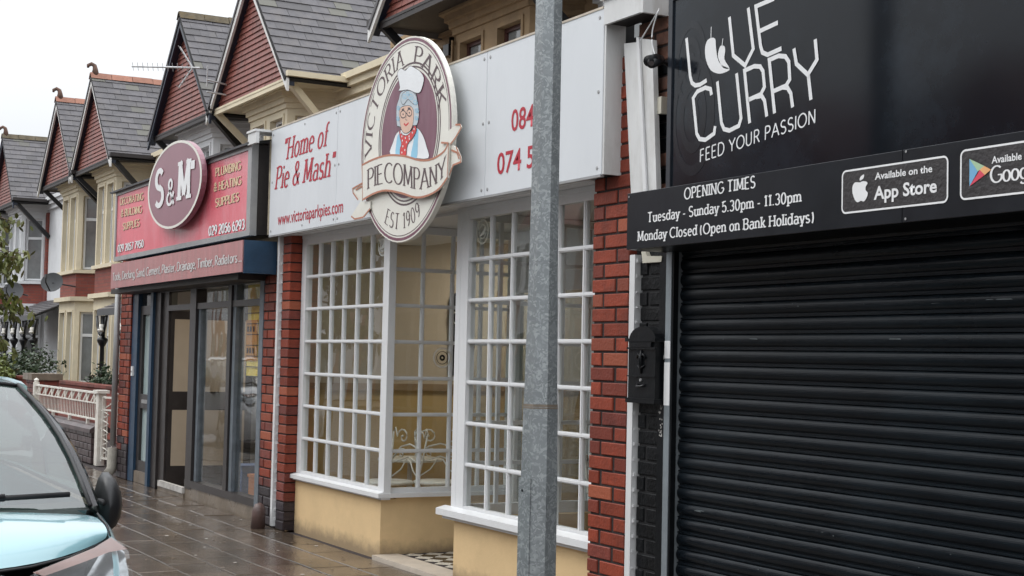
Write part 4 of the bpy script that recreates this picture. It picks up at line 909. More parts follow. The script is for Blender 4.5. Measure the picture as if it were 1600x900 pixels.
t = thing('security_camera', 'small dark bullet security camera beside the top left of the big black sign', 'camera', at(1018, 99, 4.2))
c_ = at(1018, 99, 4.16); c2 = at(1034, 93, 4.30)
obj('housing', MB().tube([c_, c_ + (c2 - c_) * .85], .026, 14), BLACKI, t, True)
obj('hood', MB().tube([c_ + Vector((-.01, -.012, .012)), c_ + (c2 - c_) * .5 + Vector((0, 0, .012))], .029, 14), BLKP, t, True)
obj('lens', MB().tube([c_ - (c2 - c_) * .02, c_ + (c2 - c_) * .02], .014, 12), mat('lens_glass', (.06, .05, .05), .05), t)
obj('bracket', MB().tube([c_ + (c2 - c_) * .8, c2 + Vector((0, .03, -.02)), c2 + Vector((0, .09, -.05))], .01, 8), BLACKI, t, True)
t = thing('cable', 'loose pale cables hanging from the eaves down to the security camera', 'cable', at(1025, 30, 4.3))
obj('cable', MB().tube(smoothpts([tuple(at(x, y, 4.28)) for x, y in ((1030, 14), (1018, 35), (1004, 58), (1001, 64))]), .004, 6), WPVC, t, True)
obj('cable', MB().tube(smoothpts([tuple(at(x, y, 4.26)) for x, y in ((1029, 16), (1020, 45), (1019, 68), (1024, 88))]), .004, 6), WPVC, t, True)
t = thing('cable_clip', 'small pale plastic block on the dark brickwork left of the big black sign', 'clip', at(1035, 165, 4.36))
p_ = at(1035, 165, 4.36); obj('block', MB().box(p_.x - .018, p_.x + .018, 4.34, 4.385, p_.z - .045, p_.z + .045), mat('cream_plastic', (.55, .52, .43), .5, .1), t)

# ------------------------------------------------------------------ lamp post
lp = thing('lamp_post', 'grey galvanised octagonal lamp post standing in front of the white bay windows', 'lamp post', (-5.72, 3.3, 0))
def octo(zs, rs, cx=-5.722, cy=3.3, rot=22.5 + 14):
    mb = MB(); vs = [(cx + r * math.cos(math.radians(rot + 45 * k)), cy + r * math.sin(math.radians(rot + 45 * k)), z) for z, r in zip(zs, rs) for k in range(8)]
    return mb.add(vs, [(i * 8 + k, i * 8 + (k + 1) % 8, (i + 1) * 8 + (k + 1) % 8, (i + 1) * 8 + k) for i in range(len(zs) - 1) for k in range(8)])
obj('base_column', octo([0, .95, 1.28], [.091, .088, .083]), GALV, lp)
obj('shaft', octo([1.285, 1.9, 2.2, 4, 7.5], [.0805, .070, .067, .062, .045]), GALV, lp)
obj('seam_band', octo([1.272, 1.292], [.0835, .082]), mat('rusty_seam', (.16, .13, .10), .7, .3, 20), lp)
_d = Vector((.80, -.60, 0)); ang = math.radians(22.5 + 14 + 22.5)
# access door on the octagon face that looks towards the road and the camera
best = min(range(8), key=lambda k: (Vector((math.cos(math.radians(59 + 45 * k)), math.sin(math.radians(59 + 45 * k)), 0)) - Vector((.45, -.89, 0))).length)
aa = math.radians(59 + 45 * best); nrm = Vector((math.cos(aa), math.sin(aa), 0)); tan = Vector((-nrm.y, nrm.x, 0)); c_ = Vector((-5.722, 3.3, 0)) + nrm * .0825
dmb = MB(); q = [c_ - tan * .037 + Vector((0, 0, .35)), c_ + tan * .037 + Vector((0, 0, .35)), c_ + tan * .037 + Vector((0, 0, .965)), c_ - tan * .037 + Vector((0, 0, .965))]
dmb.prism(q, nrm * .007); dd = obj('access_door', dmb, GALV, lp)
h_ = c_ + nrm * .008 + Vector((0, 0, .91)) - tan * .012
obj('keyhole', MB().tube([h_, h_ + nrm * .002], .006, 8), BLACKI, dd)
obj('foot', octo([0, .02], [.12, .12]), CONC, lp)
obj('bracket_arm', MB().tube([(-5.722, 3.3, 7.4), (-5.722, 3.0, 7.8), (-5.722, 2.2, 7.95)], .03, 8), GALV, lp, True)
obj('lantern', MB().tube([(-5.722, 2.3, 7.95), (-5.722, 2.1, 7.95), (-5.722, 1.6, 7.9)], [.04, .1, .05], 10), GREYM, lp, True)

# ------------------------------------------------------------------ builders merchant
smf = thing('builders_merchant_shop', 'dark framed shopfront with an open recessed doorway under the faded red sign', 'shop', (-14.8, 4.4, 0))
YF = 4.40
def bx(n, x0, x1, y0, y1, z0, z1, m, p=smf): return obj(n, MB().box(x0, x1, y0, y1, z0, z1), m, p)
bx('blue_jamb', -17.10, -16.86, YF - .03, YF + .1, 0, 2.17, BLUET)
sd = obj('side_door', MB().box(-16.86, -16.75, YF, YF + .05, .13, 2.0).box(-16.36, -16.26, YF, YF + .05, .13, 2.0).box(-16.75, -16.36, YF, YF + .05, .84, 1.0).box(-16.75, -16.36, YF, YF + .05, .13, .25).box(-16.75, -16.36, YF, YF + .05, 1.9, 2.0), BROWNF, smf)
bx('pane', -16.75, -16.36, YF + .03, YF + .04, 1.0, 1.9, FROST, sd); bx('pane', -16.75, -16.36, YF + .03, YF + .04, .25, .84, FROST, sd)
bx('letter_plate', -16.66, -16.42, YF - .012, YF, .90, .94, GREYM, sd)
bx('fanlight', -16.86, -16.26, YF + .02, YF + .03, 2.0, 2.17, DGLS)
bx('side_step', -16.86, -16.26, YF - .02, YF + .2, 0, .13, CONC)
bx('blue_post', -16.26, -16.16, YF - .05, YF + .1, 0, 2.2, BLUET)
bx('inner_jamb', -16.16, -15.95, YF - .02, YF + .1, 0, 2.2, BROWNF); bx('inner_jamb', -15.95, -15.72, YF + .005, YF + .03, 0, 2.2, BROWNF)
bx('transom', -15.72, -12.62, YF - .01, YF + .07, 1.925, 1.985, BROWNF)
bx('header', -16.16, -12.56, YF - .02, YF + .1, 2.13, 2.26, BROWNF); bx('header', -17.1, -16.16, YF - .02, YF + .1, 2.17, 2.26, BROWNF)
bx('mullion', -14.84, -14.64, YF - .02, YF + .09, .10, 2.13, BROWNF); bx('mullion', -13.60, -13.50, YF - .02, YF + .09, .12, 2.13, BROWNF); bx('mullion', -13.49, -13.41, YF + .0, YF + .09, .12, 2.13, GREYF)
bx('mullion', -14.63, -14.56, YF + .01, YF + .08, .12, 1.925, GREYF)
bx('grey_jamb', -12.66, -12.555, YF - .03, YF + .09, 0.02, 2.2, GREYF)
bx('sill', -14.84, -12.66, YF - .025, YF + .09, .12, .19, BROWNF)
bx('stall_riser', -14.86, -12.56, YF - .015, YF + .1, -.02, .12, CONC)
bx('threshold', -15.80, -14.84, YF - .03, YF + .2, -.02, .045, CONC); bx('threshold_strip', -15.78, -14.845, YF - .04, YF + .0, .045, .105, mat('worn_white_threshold', (.5, .48, .45), .5, .3, 8, dirt=(.2, .18, .15), dirt_amt=.6))
w1 = bx('display_window', -14.56, -13.60, YF + .035, YF + .04, .19, 1.925, GSM); w2 = bx('display_window', -13.41, -12.66, YF + .035, YF + .04, .19, 1.925, GSM)
bx('top_light', -14.45, -13.62, YF + .035, YF + .04, 1.985, 2.13, GSM); bx('top_light', -13.38, -12.66, YF + .035, YF + .04, 1.985, 2.13, GSM)
bx('top_light', -15.5, -14.86, YF + .035, YF + .04, 1.985, 2.12, BLIND)
YEL = mat('yellow_poster', (.80, .60, .10), .7, .2, 4); ORG = mat('faded_orange_poster', (.60, .28, .08), .7, .25, 4)
t = thing('poster', 'sun faded yellow and orange product poster behind the right shop window', 'poster', (-13.0, 4.5, 1.2))
bx('sheet', -13.36, -12.64, 4.50, 4.505, 1.28, 1.93, YEL, t); bx('sheet', -13.37, -13.05, 4.49, 4.495, 1.42, 1.80, ORG, t)
for i, z in enumerate((1.36, 1.46, 1.56, 1.66, 1.76, 1.86)): bx('rule', -13.34, -12.66, 4.486, 4.489, z, z + .008, DARKT, t)
for s_, x_, z_ in (('BEST', -13.32, 1.70), ('PRICES', -13.0, 1.69), ('TOOLS', -13.30, 1.50), ('PAINT', -12.98, 1.50)):
    lettering(t, s_, lambda u, v, x_=x_, z_=z_: (x_ + u, 4.483, z_ + v), DARKT, width=.24, height=.05, thick=.16, thin=.12) if False else None
for x_ in (-13.32, -13.24, -13.16, -12.98, -12.90, -12.82, -12.74):
    for z_ in (1.69, 1.49): bx('smudged_mark', x_, x_ + .04, 4.4835, 4.485, z_, z_ + .05, DARKT, t)
t = thing('poster', 'faded yellow poster strip behind the top light of the shopfront', 'poster', (-14, 4.5, 2.0))
bx('sheet', -14.2, -13.62, 4.50, 4.505, 1.985, 2.12, mat('pale_yellow_poster', (.32, .29, .14), .7, .2), t); bx('sheet', -13.38, -12.62, 4.50, 4.505, 1.985, 2.13, YEL, t)
t = thing('ceiling_light', 'lit ceiling light inside the dark framed merchant shop', 'light', (-14.6, 5.6, 2.55)); obj('tray', MB().box(-15.2, -14.0, 5.5, 5.7, 2.56, 2.599), WPVC, t); obj('diffuser', MB().box(-15.18, -14.02, 5.52, 5.68, 2.545, 2.559), LITP, t)
# open inner door
a0, b0 = Vector((-15.712, 4.43, 0)), Vector((-15.66, 5.31, 0)); dd = (b0 - a0).normalized(); nn = Vector((-dd.y, dd.x, 0))
def dbox(mb, u0, u1, z0, z1, o0=0, o1=.04):
    q = [a0 + dd * u0 + nn * o0, a0 + dd * u1 + nn * o0, a0 + dd * u1 + nn * o1, a0 + dd * u0 + nn * o1]; mb.add([p + Vector((0, 0, z0)) for p in q] + [p + Vector((0, 0, z1)) for p in q], [(0, 3, 2, 1), (4, 5, 6, 7), (0, 1, 5, 4), (1, 2, 6, 5), (2, 3, 7, 6), (3, 0, 4, 7)]); return mb
m_ = MB(); [dbox(m_, *q) for q in ((0, .045, .06, 1.93), (.84, .92, .06, 1.93), (.045, .84, .06, .26), (.045, .84, .86, 1.06), (.045, .84, 1.84, 1.93))]
od = obj('open_door', m_, BROWNF, smf); obj('door_panel', dbox(MB(), .045, .84, .26, .86, -.002, .03), BLIND, od); obj('door_panel', dbox(MB(), .045, .84, 1.06, 1.84, -.002, .03), BLIND, od)
# interior
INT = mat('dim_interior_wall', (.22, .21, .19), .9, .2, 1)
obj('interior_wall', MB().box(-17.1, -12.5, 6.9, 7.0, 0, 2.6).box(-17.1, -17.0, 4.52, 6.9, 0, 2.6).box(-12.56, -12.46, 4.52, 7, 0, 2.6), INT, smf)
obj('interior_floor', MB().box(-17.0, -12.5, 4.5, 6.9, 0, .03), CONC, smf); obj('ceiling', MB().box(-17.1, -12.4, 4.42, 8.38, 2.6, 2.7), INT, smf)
random.seed(11)
for i, (x, y, dx, dz, m, lab) in enumerate(((-14.2, 4.72, .3, .35, 'blue', 'blue tub low behind the left shop window'), (-13.8, 4.75, .26, .28, 'orange', 'orange tub low behind the left shop window'), (-13.2, 4.7, .34, .3, 'blue', 'blue crate low behind the right shop window'), (-12.85, 4.74, .22, .42, 'orange', 'orange box low behind the right shop window'), (-14.0, 5.2, .7, .9, 'white', 'pale stacked bags behind the left shop window'))):
    mm_ = mat('stock_' + m, {'blue': (.07, .12, .25), 'orange': (.45, .16, .05), 'white': (.42, .42, .38)}[m], .5, .2)
    t = thing('stock_box', lab, 'box', (x, y, .03)); obj('body', MB().box(x - dx / 2, x + dx / 2, y, y + dx, .03, dz), mm_, t); obj('rim', MB().box(x - dx / 2 - .01, x + dx / 2 + .01, y - .01, y + dx + .01, dz, dz + .03), mm_, t)
t = thing('door_buzzer', 'small white door buzzer on the dark blue door frame', 'buzzer', (-16.98, 4.36, 1.25))
bx('casing', -17.02, -16.95, YF - .05, YF - .03, 1.20, 1.31, LWHITE, t); bx('button', -17.0, -16.97, YF - .054, YF - .05, 1.24, 1.26, GREYM, t)
# red box sign
def c8(x, y): return (170 + x / 3.4615, 200 + y / 3.4615)
YR, YP = 4.15, 4.05
zt = (at(*c8(42, 345), YR).z + at(*c8(782, 85), YR).z) / 2; zb = (at(*c8(33, 715), YR).z + at(*c8(765, 590), YR).z) / 2
xl = at(*c8(38, 500), YR).x; xr = at(*c8(775, 330), YR).x
rs = thing('shop_sign', 'faded red box sign with buff lettering and phone numbers round a mauve disc', 'shop sign', (-14.8, YR, zb))
xm = at(*c8(352, 620), YR).x
for a, b in ((xl + .06, xm), (xm + .003, xr - .1)): inst('sign_panel', block_mesh(b - a, zt - zb - .1, .03, SMRED, .002, 'sign_panel'), rs, ((a + b) / 2, YR, (zt + zb) / 2))
mb = MB().box(xl, xl + .06, YR - .012, YR + .05, zb, zt).box(xr - .1, xr, YR - .012, YR + .05, zb, zt).box(xl + .06, xr - .1, YR - .011, YR + .05, zt - .05, zt).box(xl + .06, xr - .1, YR - .011, YR + .05, zb, zb + .05)
obj('sign_frame', mb, GREYM, rs)
obj('sign_box', MB().box(xl + .01, xr - .01, YR + .05, YR + .26, zb + .01, zt - .01), DARKT, rs)
obj('rain_cover', MB().prism([(xl - .12, YR - .05, zt + .005), (xl - .12, YR + .35, zt + .08), (xl - .12, YR + .35, zt + .04), (xl - .12, YR - .05, zt - .015)], (xr - xl + .14, 0, 0)), mat('dark_lead_flashing', (.05, .052, .055), .6, .3), rs)
obj('torn_strip', MB().box(xl + .2, xl + .24, YR - .002, YR - .001, zb + .06, zb + .2), GREYM, rs)
def T8(par, s, pa, pb, h, Y, m, sh=True, **kw):
    if sh:
        pa2 = (pa[0] + 1.5, pa[1] + 2.5); pb2 = (pb[0] + 1.5, pb[1] + 2.5); tpx(par, s, c8(*pa2), c8(*pb2), h / 3.4615, Y + .0012, SHAD, name='letter_shadow', **kw)
    tpx(par, s, c8(*pa), c8(*pb), h / 3.4615, Y, m, **kw)
BUF = dict(thick=.2, thin=.12, serif=.06, sth=.1, gap=.14); NUM = dict(thick=.24, thin=.14, serif=.0, gap=.16)
T8(rs, 'PLUMBING', (577, 262), (713, 224), 43, YR - .004, BUFF, **BUF); T8(rs, '& HEATING', (568, 343), (715, 305), 43, YR - .004, BUFF, **BUF); T8(rs, 'SUPPLIES', (577, 427), (702, 394), 43, YR - .004, BUFF, **BUF)
T8(rs, '029 2056 6293', (540, 582), (732, 545), 48, YR - .004, LWHITE, **NUM)
T8(rs, 'DECORATING', (62, 417), (186, 388), 36, YR - .004, BUFF, **BUF); T8(rs, '& BUILDING', (66, 480), (178, 457), 36, YR - .004, BUFF, **BUF); T8(rs, 'SUPPLIES', (76, 552), (165, 530), 36, YR - .004, BUFF, **BUF)
T8(rs, '029 2057 7950', (48, 671), (186, 643), 36, YR - .004, LWHITE, **NUM)
dc = Vector(((at(*c8(213, 310), YP).x + at(*c8(503, 310), YP).x) / 2, YP, (at(*c8(355, 75), YP).z + at(*c8(355, 540), YP).z) / 2))
drx = (at(*c8(503, 290), YP).x - at(*c8(213, 330), YP).x) / 2; drz = (at(*c8(355, 75), YP).z - at(*c8(355, 540), YP).z) / 2
dk = thing('round_sign', 'round mauve disc with a white rim and big white initials on the red sign', 'round sign', dc)
obj('disc', MB().prism(ell(drx, drz, 48, YP, dc), (0, .05, 0)), SMDISC, dk); ring(dk, 'rim', 1.0, .945, YP - .002, EMCREAM, dc, drx, drz, 48)
BIG = dict(thick=.24, thin=.12, serif=.09, sth=.10)
T8(dk, 'S', (250, 424), (290, 415), 185, YP - .006, LWHITE, thick=.19, thin=.15); T8(dk, '&', (312, 418), (350, 410), 132, YP - .006, LWHITE, thick=.15, thin=.11); T8(dk, 'M', (374, 392), (434, 378), 205, YP - .006, LWHITE, **BIG)
T8(dk, "ll", (446, 222), (460, 219), 45, YP - .006, LWHITE, thick=.3, thin=.3)
# lower board and shutter box
zt2 = at(*c8(730, 603), YP).z; zb2 = at(*c8(725, 778), YP).z; xl2 = at(*c8(17, 800), YP).x; xr2 = at(*c8(728, 690), YP).x
lbz = thing('shop_sign', 'weathered pink product list board below the red sign, blue at its end', 'shop sign', (-14.5, YP, zb2))
obj('sign_panel', MB().box(xl2, xr2, YP - .01, YP, zb2, zt2 - .005), SMPINK, lbz)
obj('shutter_box', MB().box(xl2 + .05, xr2 - .005, YP, 4.34, zb2 + .003, zt2 - .01), BLUET, lbz)
obj('end_plate', MB().box(xr2 - .005, xr2 + .02, YP + .002, 4.345, zb2 - .01, zt2 - .004), BLUET, lbz)
obj('shutter_rail', MB().box(-17.1, -12.5, YP + .06, 4.36, zb2 - .05, zb2), DARKT, lbz)
T8(lbz, 'Tools, Decking, Sand, Cement, Plaster, Drainage, Timber, Radiators ...', (20, 826), (718, 722), 40, YP - .014, mat('dull_white_lettering', (.55, .53, .52), .5, .1), False, thick=.19, thin=.12, gap=.13, word=.25)

# ------------------------------------------------------------------ terrace
ZE, ZA, HG, YG = 5.57, 7.53, 1.86, 7.40
SL = math.atan2(ZA - ZE, HG)
def slate_mesh(sgn):
    k = ('slate', sgn)
    if k not in _bm:
        dn = Vector((sgn * math.cos(SL), 0, -math.sin(SL))); n = Vector((sgn * math.sin(SL), 0, math.cos(SL))); y = Vector((0, 1, 0)); mb = MB()
        c = []
        for o_, (u0, u1) in ((0, (-.005, .22)),):
            for v_ in (-.1435, .1435):
                c += [dn * u0 + y * v_ + n * .004, dn * u1 + y * v_ + n * .016, dn * u1 + y * v_ + n * .028, dn * u0 + y * v_ + n * .012]
        mb.add(c, [(0, 1, 2, 3), (7, 6, 5, 4), (0, 4, 5, 1), (1, 5, 6, 2), (2, 6, 7, 3)]); _bm[k] = mb.mesh('slate', SLATE)
    return _bm[k]
def house(ax, Yb, wall, bay, barge, brace, soffit, label, ridge=None, fin=False, cols=0, ground=True, lastY=12.5, fr=UPVC, win=CURT, hw=.87, dz=0, bdx=0, bargeR=None, x0=None, x1=None, panel=BRM):
    bargeR = bargeR or barge
    h = thing('terraced_house', label, 'house', (ax, YG, 0))
    x0 = x0 if x0 is not None else ax - 2.65; x1 = x1 if x1 is not None else ax + 2.65
    zb0 = 0 if ground else 3.0
    obj('wall', MB().box(x0, x1, 8.4, 8.6, 0, ZE - .02).box(x0, x1, 13.8, 14, 0, ZE - .02).box(x0, x0 + .1, 8.6, 13.8, 0, ZE - .02).box(x1 - .1, x1, 8.6, 13.8, 0, ZE - .02), wall, h)
    obj('eaves_gutter', MB().box(x0, x1, 8.20, 8.30, ZE + .02, ZE + .12).box(x0, x1, 8.26, 8.4, ZE - .08, ZE + .02).box(x0, x1, 8.33, 8.4, ZE - .2, ZE - .08), soffit if soffit is not DARKT else wall, h)
    obj('flat_roof', MB().box(x0, x1, 8.3, 13.9, ZE - .02, ZE + .02), UNDER, h)
    # bay
    ax0 = ax; ax = ax + bdx
    def plan(e): return [(ax - hw - .42 - e, 8.42), (ax - hw - e * .6, Yb - e), (ax + hw + e * .6, Yb - e), (ax + hw + .42 + e, 8.42)]
    def slab(z0, z1, e, m, name):
        mb = MB().prism([(p[0], p[1], z0) for p in plan(e)], (0, 0, z1 - z0)); return obj(name, mb, m, h)
    mb = MB()
    for z0, z1, e in ((5.26, 5.34, .03), (5.34, 5.42, .07), (5.42, 5.50, .12), (5.50, 5.555, .18)): mb.prism([(p[0], p[1], z0) for p in plan(e)], (0, 0, z1 - z0))
    obj('bay_cornice', mb, bay, h)
    slab(3.30, 3.38, .07, bay, 'window_sill')
    if ground:
        slab(2.74, 3.30, -.01, panel, 'bay_panel'); slab(2.64, 2.74, .12, bay, 'bay_cornice'); slab(2.40, 2.64, .0, bay, 'bay_band'); slab(0, .62, 0.0, bay, 'bay_base'); slab(.62, .68, .05, bay, 'window_sill')
    P = plan(0); wall_mb = MB()
    lev = [(3.38, 5.26, 3.40, 5.14)] + ([(.68, 2.40, .70, 2.38)] if ground else [])
    for (p0, p1, ops) in ((P[1], P[2], ((.17, .17 + .56), (2 * hw - .17 - .56, 2 * hw - .17))), (P[2], P[3], ((.13, .62),)), (P[0], P[1], ((.18, .67),))):
        q0 = Vector((*p0, 0)); q1 = Vector((*p1, 0)); d = q1 - q0; Ln = d.length; d.normalize(); n = Vector((d.y, -d.x, 0))
        def B(mb, u0, u1, n0, n1, a, b):
            W = lambda u, dn, z: q0 + d * u + n * dn + Vector((0, 0, z))
            mb.add([W(u0, n0, a), W(u1, n0, a), W(u1, n1, a), W(u0, n1, a), W(u0, n0, b), W(u1, n0, b), W(u1, n1, b), W(u0, n1, b)], [(0, 3, 2, 1), (4, 5, 6, 7), (0, 1, 5, 4), (1, 2, 6, 5), (2, 3, 7, 6), (3, 0, 4, 7)])
        for z0, z1, w0, w1 in lev:
            us = [0] + [v for o_ in ops for v in o_] + [Ln]
            for a, b in zip(us[::2], us[1::2]): B(wall_mb, a, b, -.16, 0, z0, z1)
            for a, b in ops:
                B(wall_mb, a, b, -.16, 0, w1, z1); 
                for (e0, e1, f0, f1_) in ((a - .05, a, w0, w1 + .05), (b, b + .05, w0, w1 + .05), (a, b, w1, w1 + .05)): B(wall_mb, e0, e1, 0, .018, f0, f1_)
                f = MB(); t_ = .05; zt_ = w1 - .55
                B(f, a, a + t_, -.13, -.08, w0, w1); B(f, b - t_, b, -.13, -.08, w0, w1); B(f, a + t_, b - t_, -.13, -.08, w0, w0 + t_); B(f, a + t_, b - t_, -.13, -.08, w1 - t_, w1); B(f, a + t_, b - t_, -.13, -.078, zt_ - .035, zt_ + .035)
                wo = obj('window', f, fr, h)
                g = MB(); B(g, a + t_, b - t_, -.115, -.11, w0 + t_, zt_ - .035); obj('pane', g, win, wo); g = MB(); B(g, a + t_, b - t_, -.115, -.11, zt_ + .035, w1 - t_); obj('pane', g, win, wo)
    obj('bay_wall', wall_mb, bay, h)
    ax = ax0
    # gable
    obj('gable_wall', MB().prism([(ax - HG + .04, YG + .05, ZE), (ax + HG - .04, YG + .05, ZE), (ax, YG + .05, ZA - .04)], (0, .12, 0)), UNDER, h)
    tl_ = MB(); g_ = .088; nrow = int((ZA - ZE) / g_)
    for j in range(nrow):
        z = ZE + j * g_; half = HG * (1 - (j * g_ + .03) / (ZA - ZE)) - .05
        if half < .05: continue
        x = ax - half + (.08 if j % 2 else 0) - .08
        while x < ax + half:
            a = max(x, ax - half); b = min(x + .162, ax + half)
            if b - a > .02:
                r = random.uniform(-.003, .003); tl_.add([(a, YG + .022 + r, z), (b, YG + .022 + r, z), (b, YG + .046, z + g_ + .01), (a, YG + .046, z + g_ + .01), (a, YG + .045, z), (b, YG + .045, z)], [(0, 1, 2, 3), (4, 5, 1, 0)])
            x += .166
    obj('hanging_tiles', tl_, TILER, h, stuff=True)
    obj('soffit', MB().box(ax - HG - .02, ax + HG + .02, YG - .02, 8.42, ZE - .035, ZE - .005), soffit, h)
    obj('gable_foot_board', MB().box(ax - HG + .05, ax + HG - .05, YG - .012, YG + .05, ZE - .1, ZE + .005), soffit, h)
    for sgn, bm_ in ((-1, barge), (1, bargeR)):
        e = Vector((ax + sgn * (HG + .10), YG - .10, ZE - .08)); t_ = Vector((ax, YG - .10, ZA + .02))
        dn = (e - t_).normalized(); n = Vector((sgn * math.sin(SL), 0, math.cos(SL)))
        obj('bargeboard', MB().prism([t_ + Vector((0, 0, 0)), e, e - n * .0 + Vector((0, 0, -.17)), Vector((ax, YG - .10, ZA - .20))], (0, .04, 0)), bm_, h)
        obj('barge_soffit', MB().prism([Vector((ax, YG - .06, ZA - .06)), Vector((ax + sgn * (HG + .05), YG - .06, ZE - .08)), Vector((ax + sgn * (HG + .05), YG - .06, ZE - .16)), Vector((ax, YG - .06, ZA - .16))], (0, .1, 0)), NAVY if bm_ in (WBARGE, NAVY) else DARKT, h)
        r0 = Vector((ax, YG - .12, ZA + .02)); r1 = r0 + dn * ((HG + .08) / math.cos(SL))
        rs_ = obj('roof_slope', MB().prism([r0, r1, r1 - n * .05, r0 - n * .05], (0, lastY - YG, 0)), ROOFB if not (sgn > 0 and cols) else UNDER, h)
        if sgn > 0 and cols:
            sm_ = slate_mesh(1); gauge = .198; nr = int((HG + .1) / math.cos(SL) / gauge)
            for j in range(nr):
                for i in range(cols):
                    y = YG - .12 + .145 + i * .291 + (.1455 if j % 2 else 0)
                    p = r0 + dn * (j * gauge) + n * random.uniform(.0, .003); inst('slate', sm_, rs_, (p.x, y + random.uniform(-.003, .003), p.z), (random.uniform(-.006, .006), 0, random.uniform(-.004, .004)))
                if j % 2:
                    k = ('half_slate', 1)
                    if k not in _bm:
                        dn_ = Vector((math.cos(SL), 0, -math.sin(SL))); n_ = Vector((math.sin(SL), 0, math.cos(SL))); y_ = Vector((0, 1, 0)); c = []
                        for v_ in (-.071, .071): c += [dn_ * -.005 + y_ * v_ + n_ * .004, dn_ * .22 + y_ * v_ + n_ * .016, dn_ * .22 + y_ * v_ + n_ * .028, dn_ * -.005 + y_ * v_ + n_ * .012]
                        _bm[k] = MB().add(c, [(0, 1, 2, 3), (7, 6, 5, 4), (0, 4, 5, 1), (1, 5, 6, 2), (2, 6, 7, 3)]).mesh('slate', SLATE)
                    p = r0 + dn * (j * gauge); inst('slate', _bm[k], rs_, (p.x, YG - .12 + .073, p.z))
            if cols < 17:
                yy = YG - .12 + cols * .291 + .15; obj('rear_slope', MB().prism([Vector((r0.x, yy, r0.z)) + n * .02, Vector((r1.x, yy, r1.z)) + n * .02, Vector((r1.x, yy, r1.z)), Vector((r0.x, yy, r0.z))], (0, lastY - yy, 0)), ROOFB, rs_)
        if sgn > 0 and ridge:
            for i in range(9):
                yy = YG - .13 + i * .46; w_ = .13
                k = ('ridge', ridge.name)
                if k not in _bm: _bm[k] = MB().prism([(-w_, 0, -.10), (-w_ * .35, 0, .035), (w_ * .35, 0, .035), (w_, 0, -.10), (w_ * .3, 0, -.0), (-w_ * .3, 0, -.0)], (0, .45, 0)).mesh('ridge_tile', ridge)
                inst('ridge_tile', _bm[k], rs_, (ax, yy, ZA + .05 + random.uniform(-.006, .006)), (random.uniform(-.008, .008), 0, 0))
        # gutters of the cross gable and struts
        gx = ax + sgn * (HG + .10)
        obj('gutter', MB().box(gx - .045, gx + .045, YG - .1, 8.3, ZE - .03, ZE + .05), soffit if soffit is not DARKT else DARKT, h)
        obj('strut', MB().bar((ax + sgn * (HG - .12), YG + .02, ZE - .06), (ax + sgn * (HG - .28), 8.38, 4.60), .10, .10), brace, h)
    h.location.z += dz
    if fin:
        obj('finial', MB().tube([(ax, YG - .02, ZA + .03), (ax, YG - .02, ZA + .16), (ax, YG - .04, ZA + .24), (ax - .03, YG - .10, ZA + .28), (ax - .05, YG - .17, ZA + .24), (ax - .05, YG - .17, ZA + .19)], [.09, .06, .05, .045, .04, .025], 8), mat('sooty_finial', (.13, .075, .055), .85, .4, 12), h, True)
    return h
random.seed(5)
FL = dict()
house(-11.67, 7.9, WHITEM, WHITEM, WBARGE, BLACKI, DARKT, 'white walled upper floor with black strut behind the right end of the white sign', ground=False, x0=-13.5, x1=-6.2)
house(-15.33, 7.93, STONE, STONE, WBARGE, BLACKI, DARKT, 'brown stone bayed upper floor with dark red window frames above the white sign', ground=False, hw=.93, fr=WINE, dz=.17, bdx=.22, x0=-18.6, x1=-13.5)
house(-22.22, 7.72, CREAM, CREAM, WBARGE, CREAM, CREAM, 'cream house with wide slate roof and white edged red gable above the white sign', ground=False, ridge=MOSS, cols=17, x0=-24.1, x1=-18.6)
house(-25.95, 7.72, WHITEM, WHITEM, NAVY, BLACKI, DARKT, 'white house with navy edged red gable carrying the television aerial', ridge=MOSS, cols=9, x0=-29.4, x1=-24.1, ground=True)
house(-32.84, 7.72, CREAM, CREAM, WBARGE, BLACKI, DARKT, 'nearest cream bay house with terracotta ridge, seen down to its ground floor windows', ridge=TERRA, fin=True, cols=7, x0=-34.7, x1=-29.4)
house(-36.5, 7.72, CREAM, CREAM, WBARGE, BLACKI, DARKT, 'cream two storey bay house with narrow terracotta ridged gable and a satellite dish', ridge=TERRA, fin=True, cols=6, x0=-40.0, x1=-34.7)
house(-43.8, 7.75, WHITEM, WHITEM, NAVY, BLACKI, DARKT, 'white painted house at the far left with a mossy ridge and dark edged gable', ridge=MOSS, fin=True, cols=9, x0=-45.3, x1=-40.0)
house(-47.5, 7.75, WHITEM, WHITEM, NAVY, BLACKI, DARKT, 'farthest house, dark roof edge at the left border of the photo', cols=0, x0=-50.6, x1=-45.3)
# dark rainwater pipe beside the brown bay
t = thing('downpipe', 'black downpipe beside the brown stone bay above the white sign', 'downpipe', (-16.9, 8.3, 3.2))
obj('pipe', MB().tube([(-16.85, 8.30, 5.6), (-16.85, 8.30, 5.4), (-16.75, 8.34, 5.2), (-16.75, 8.34, 3.2)], .05, 8), BLACKI, t, True)
obj('hopper', MB().box(-16.93, -16.77, 8.2, 8.36, 5.35, 5.5), BLACKI, t)
# side wall of the shop extension and rear
single('side_wall', MB().box(-17.66, -17.57, 4.38, 8.4, 0, 3.2), BRM, 'brick side wall of the shops beyond the pale pipe', 'wall', base=(-17.6, 4.4, 0))
q_ = at(71, 385, 8.36); single('brick_strip', MB().box(q_.x - .55, q_.x + .25, 8.34, 8.42, 2.7, 5.3), BRM, 'narrow red brick strip of wall between the white and cream houses', 'brick strip')
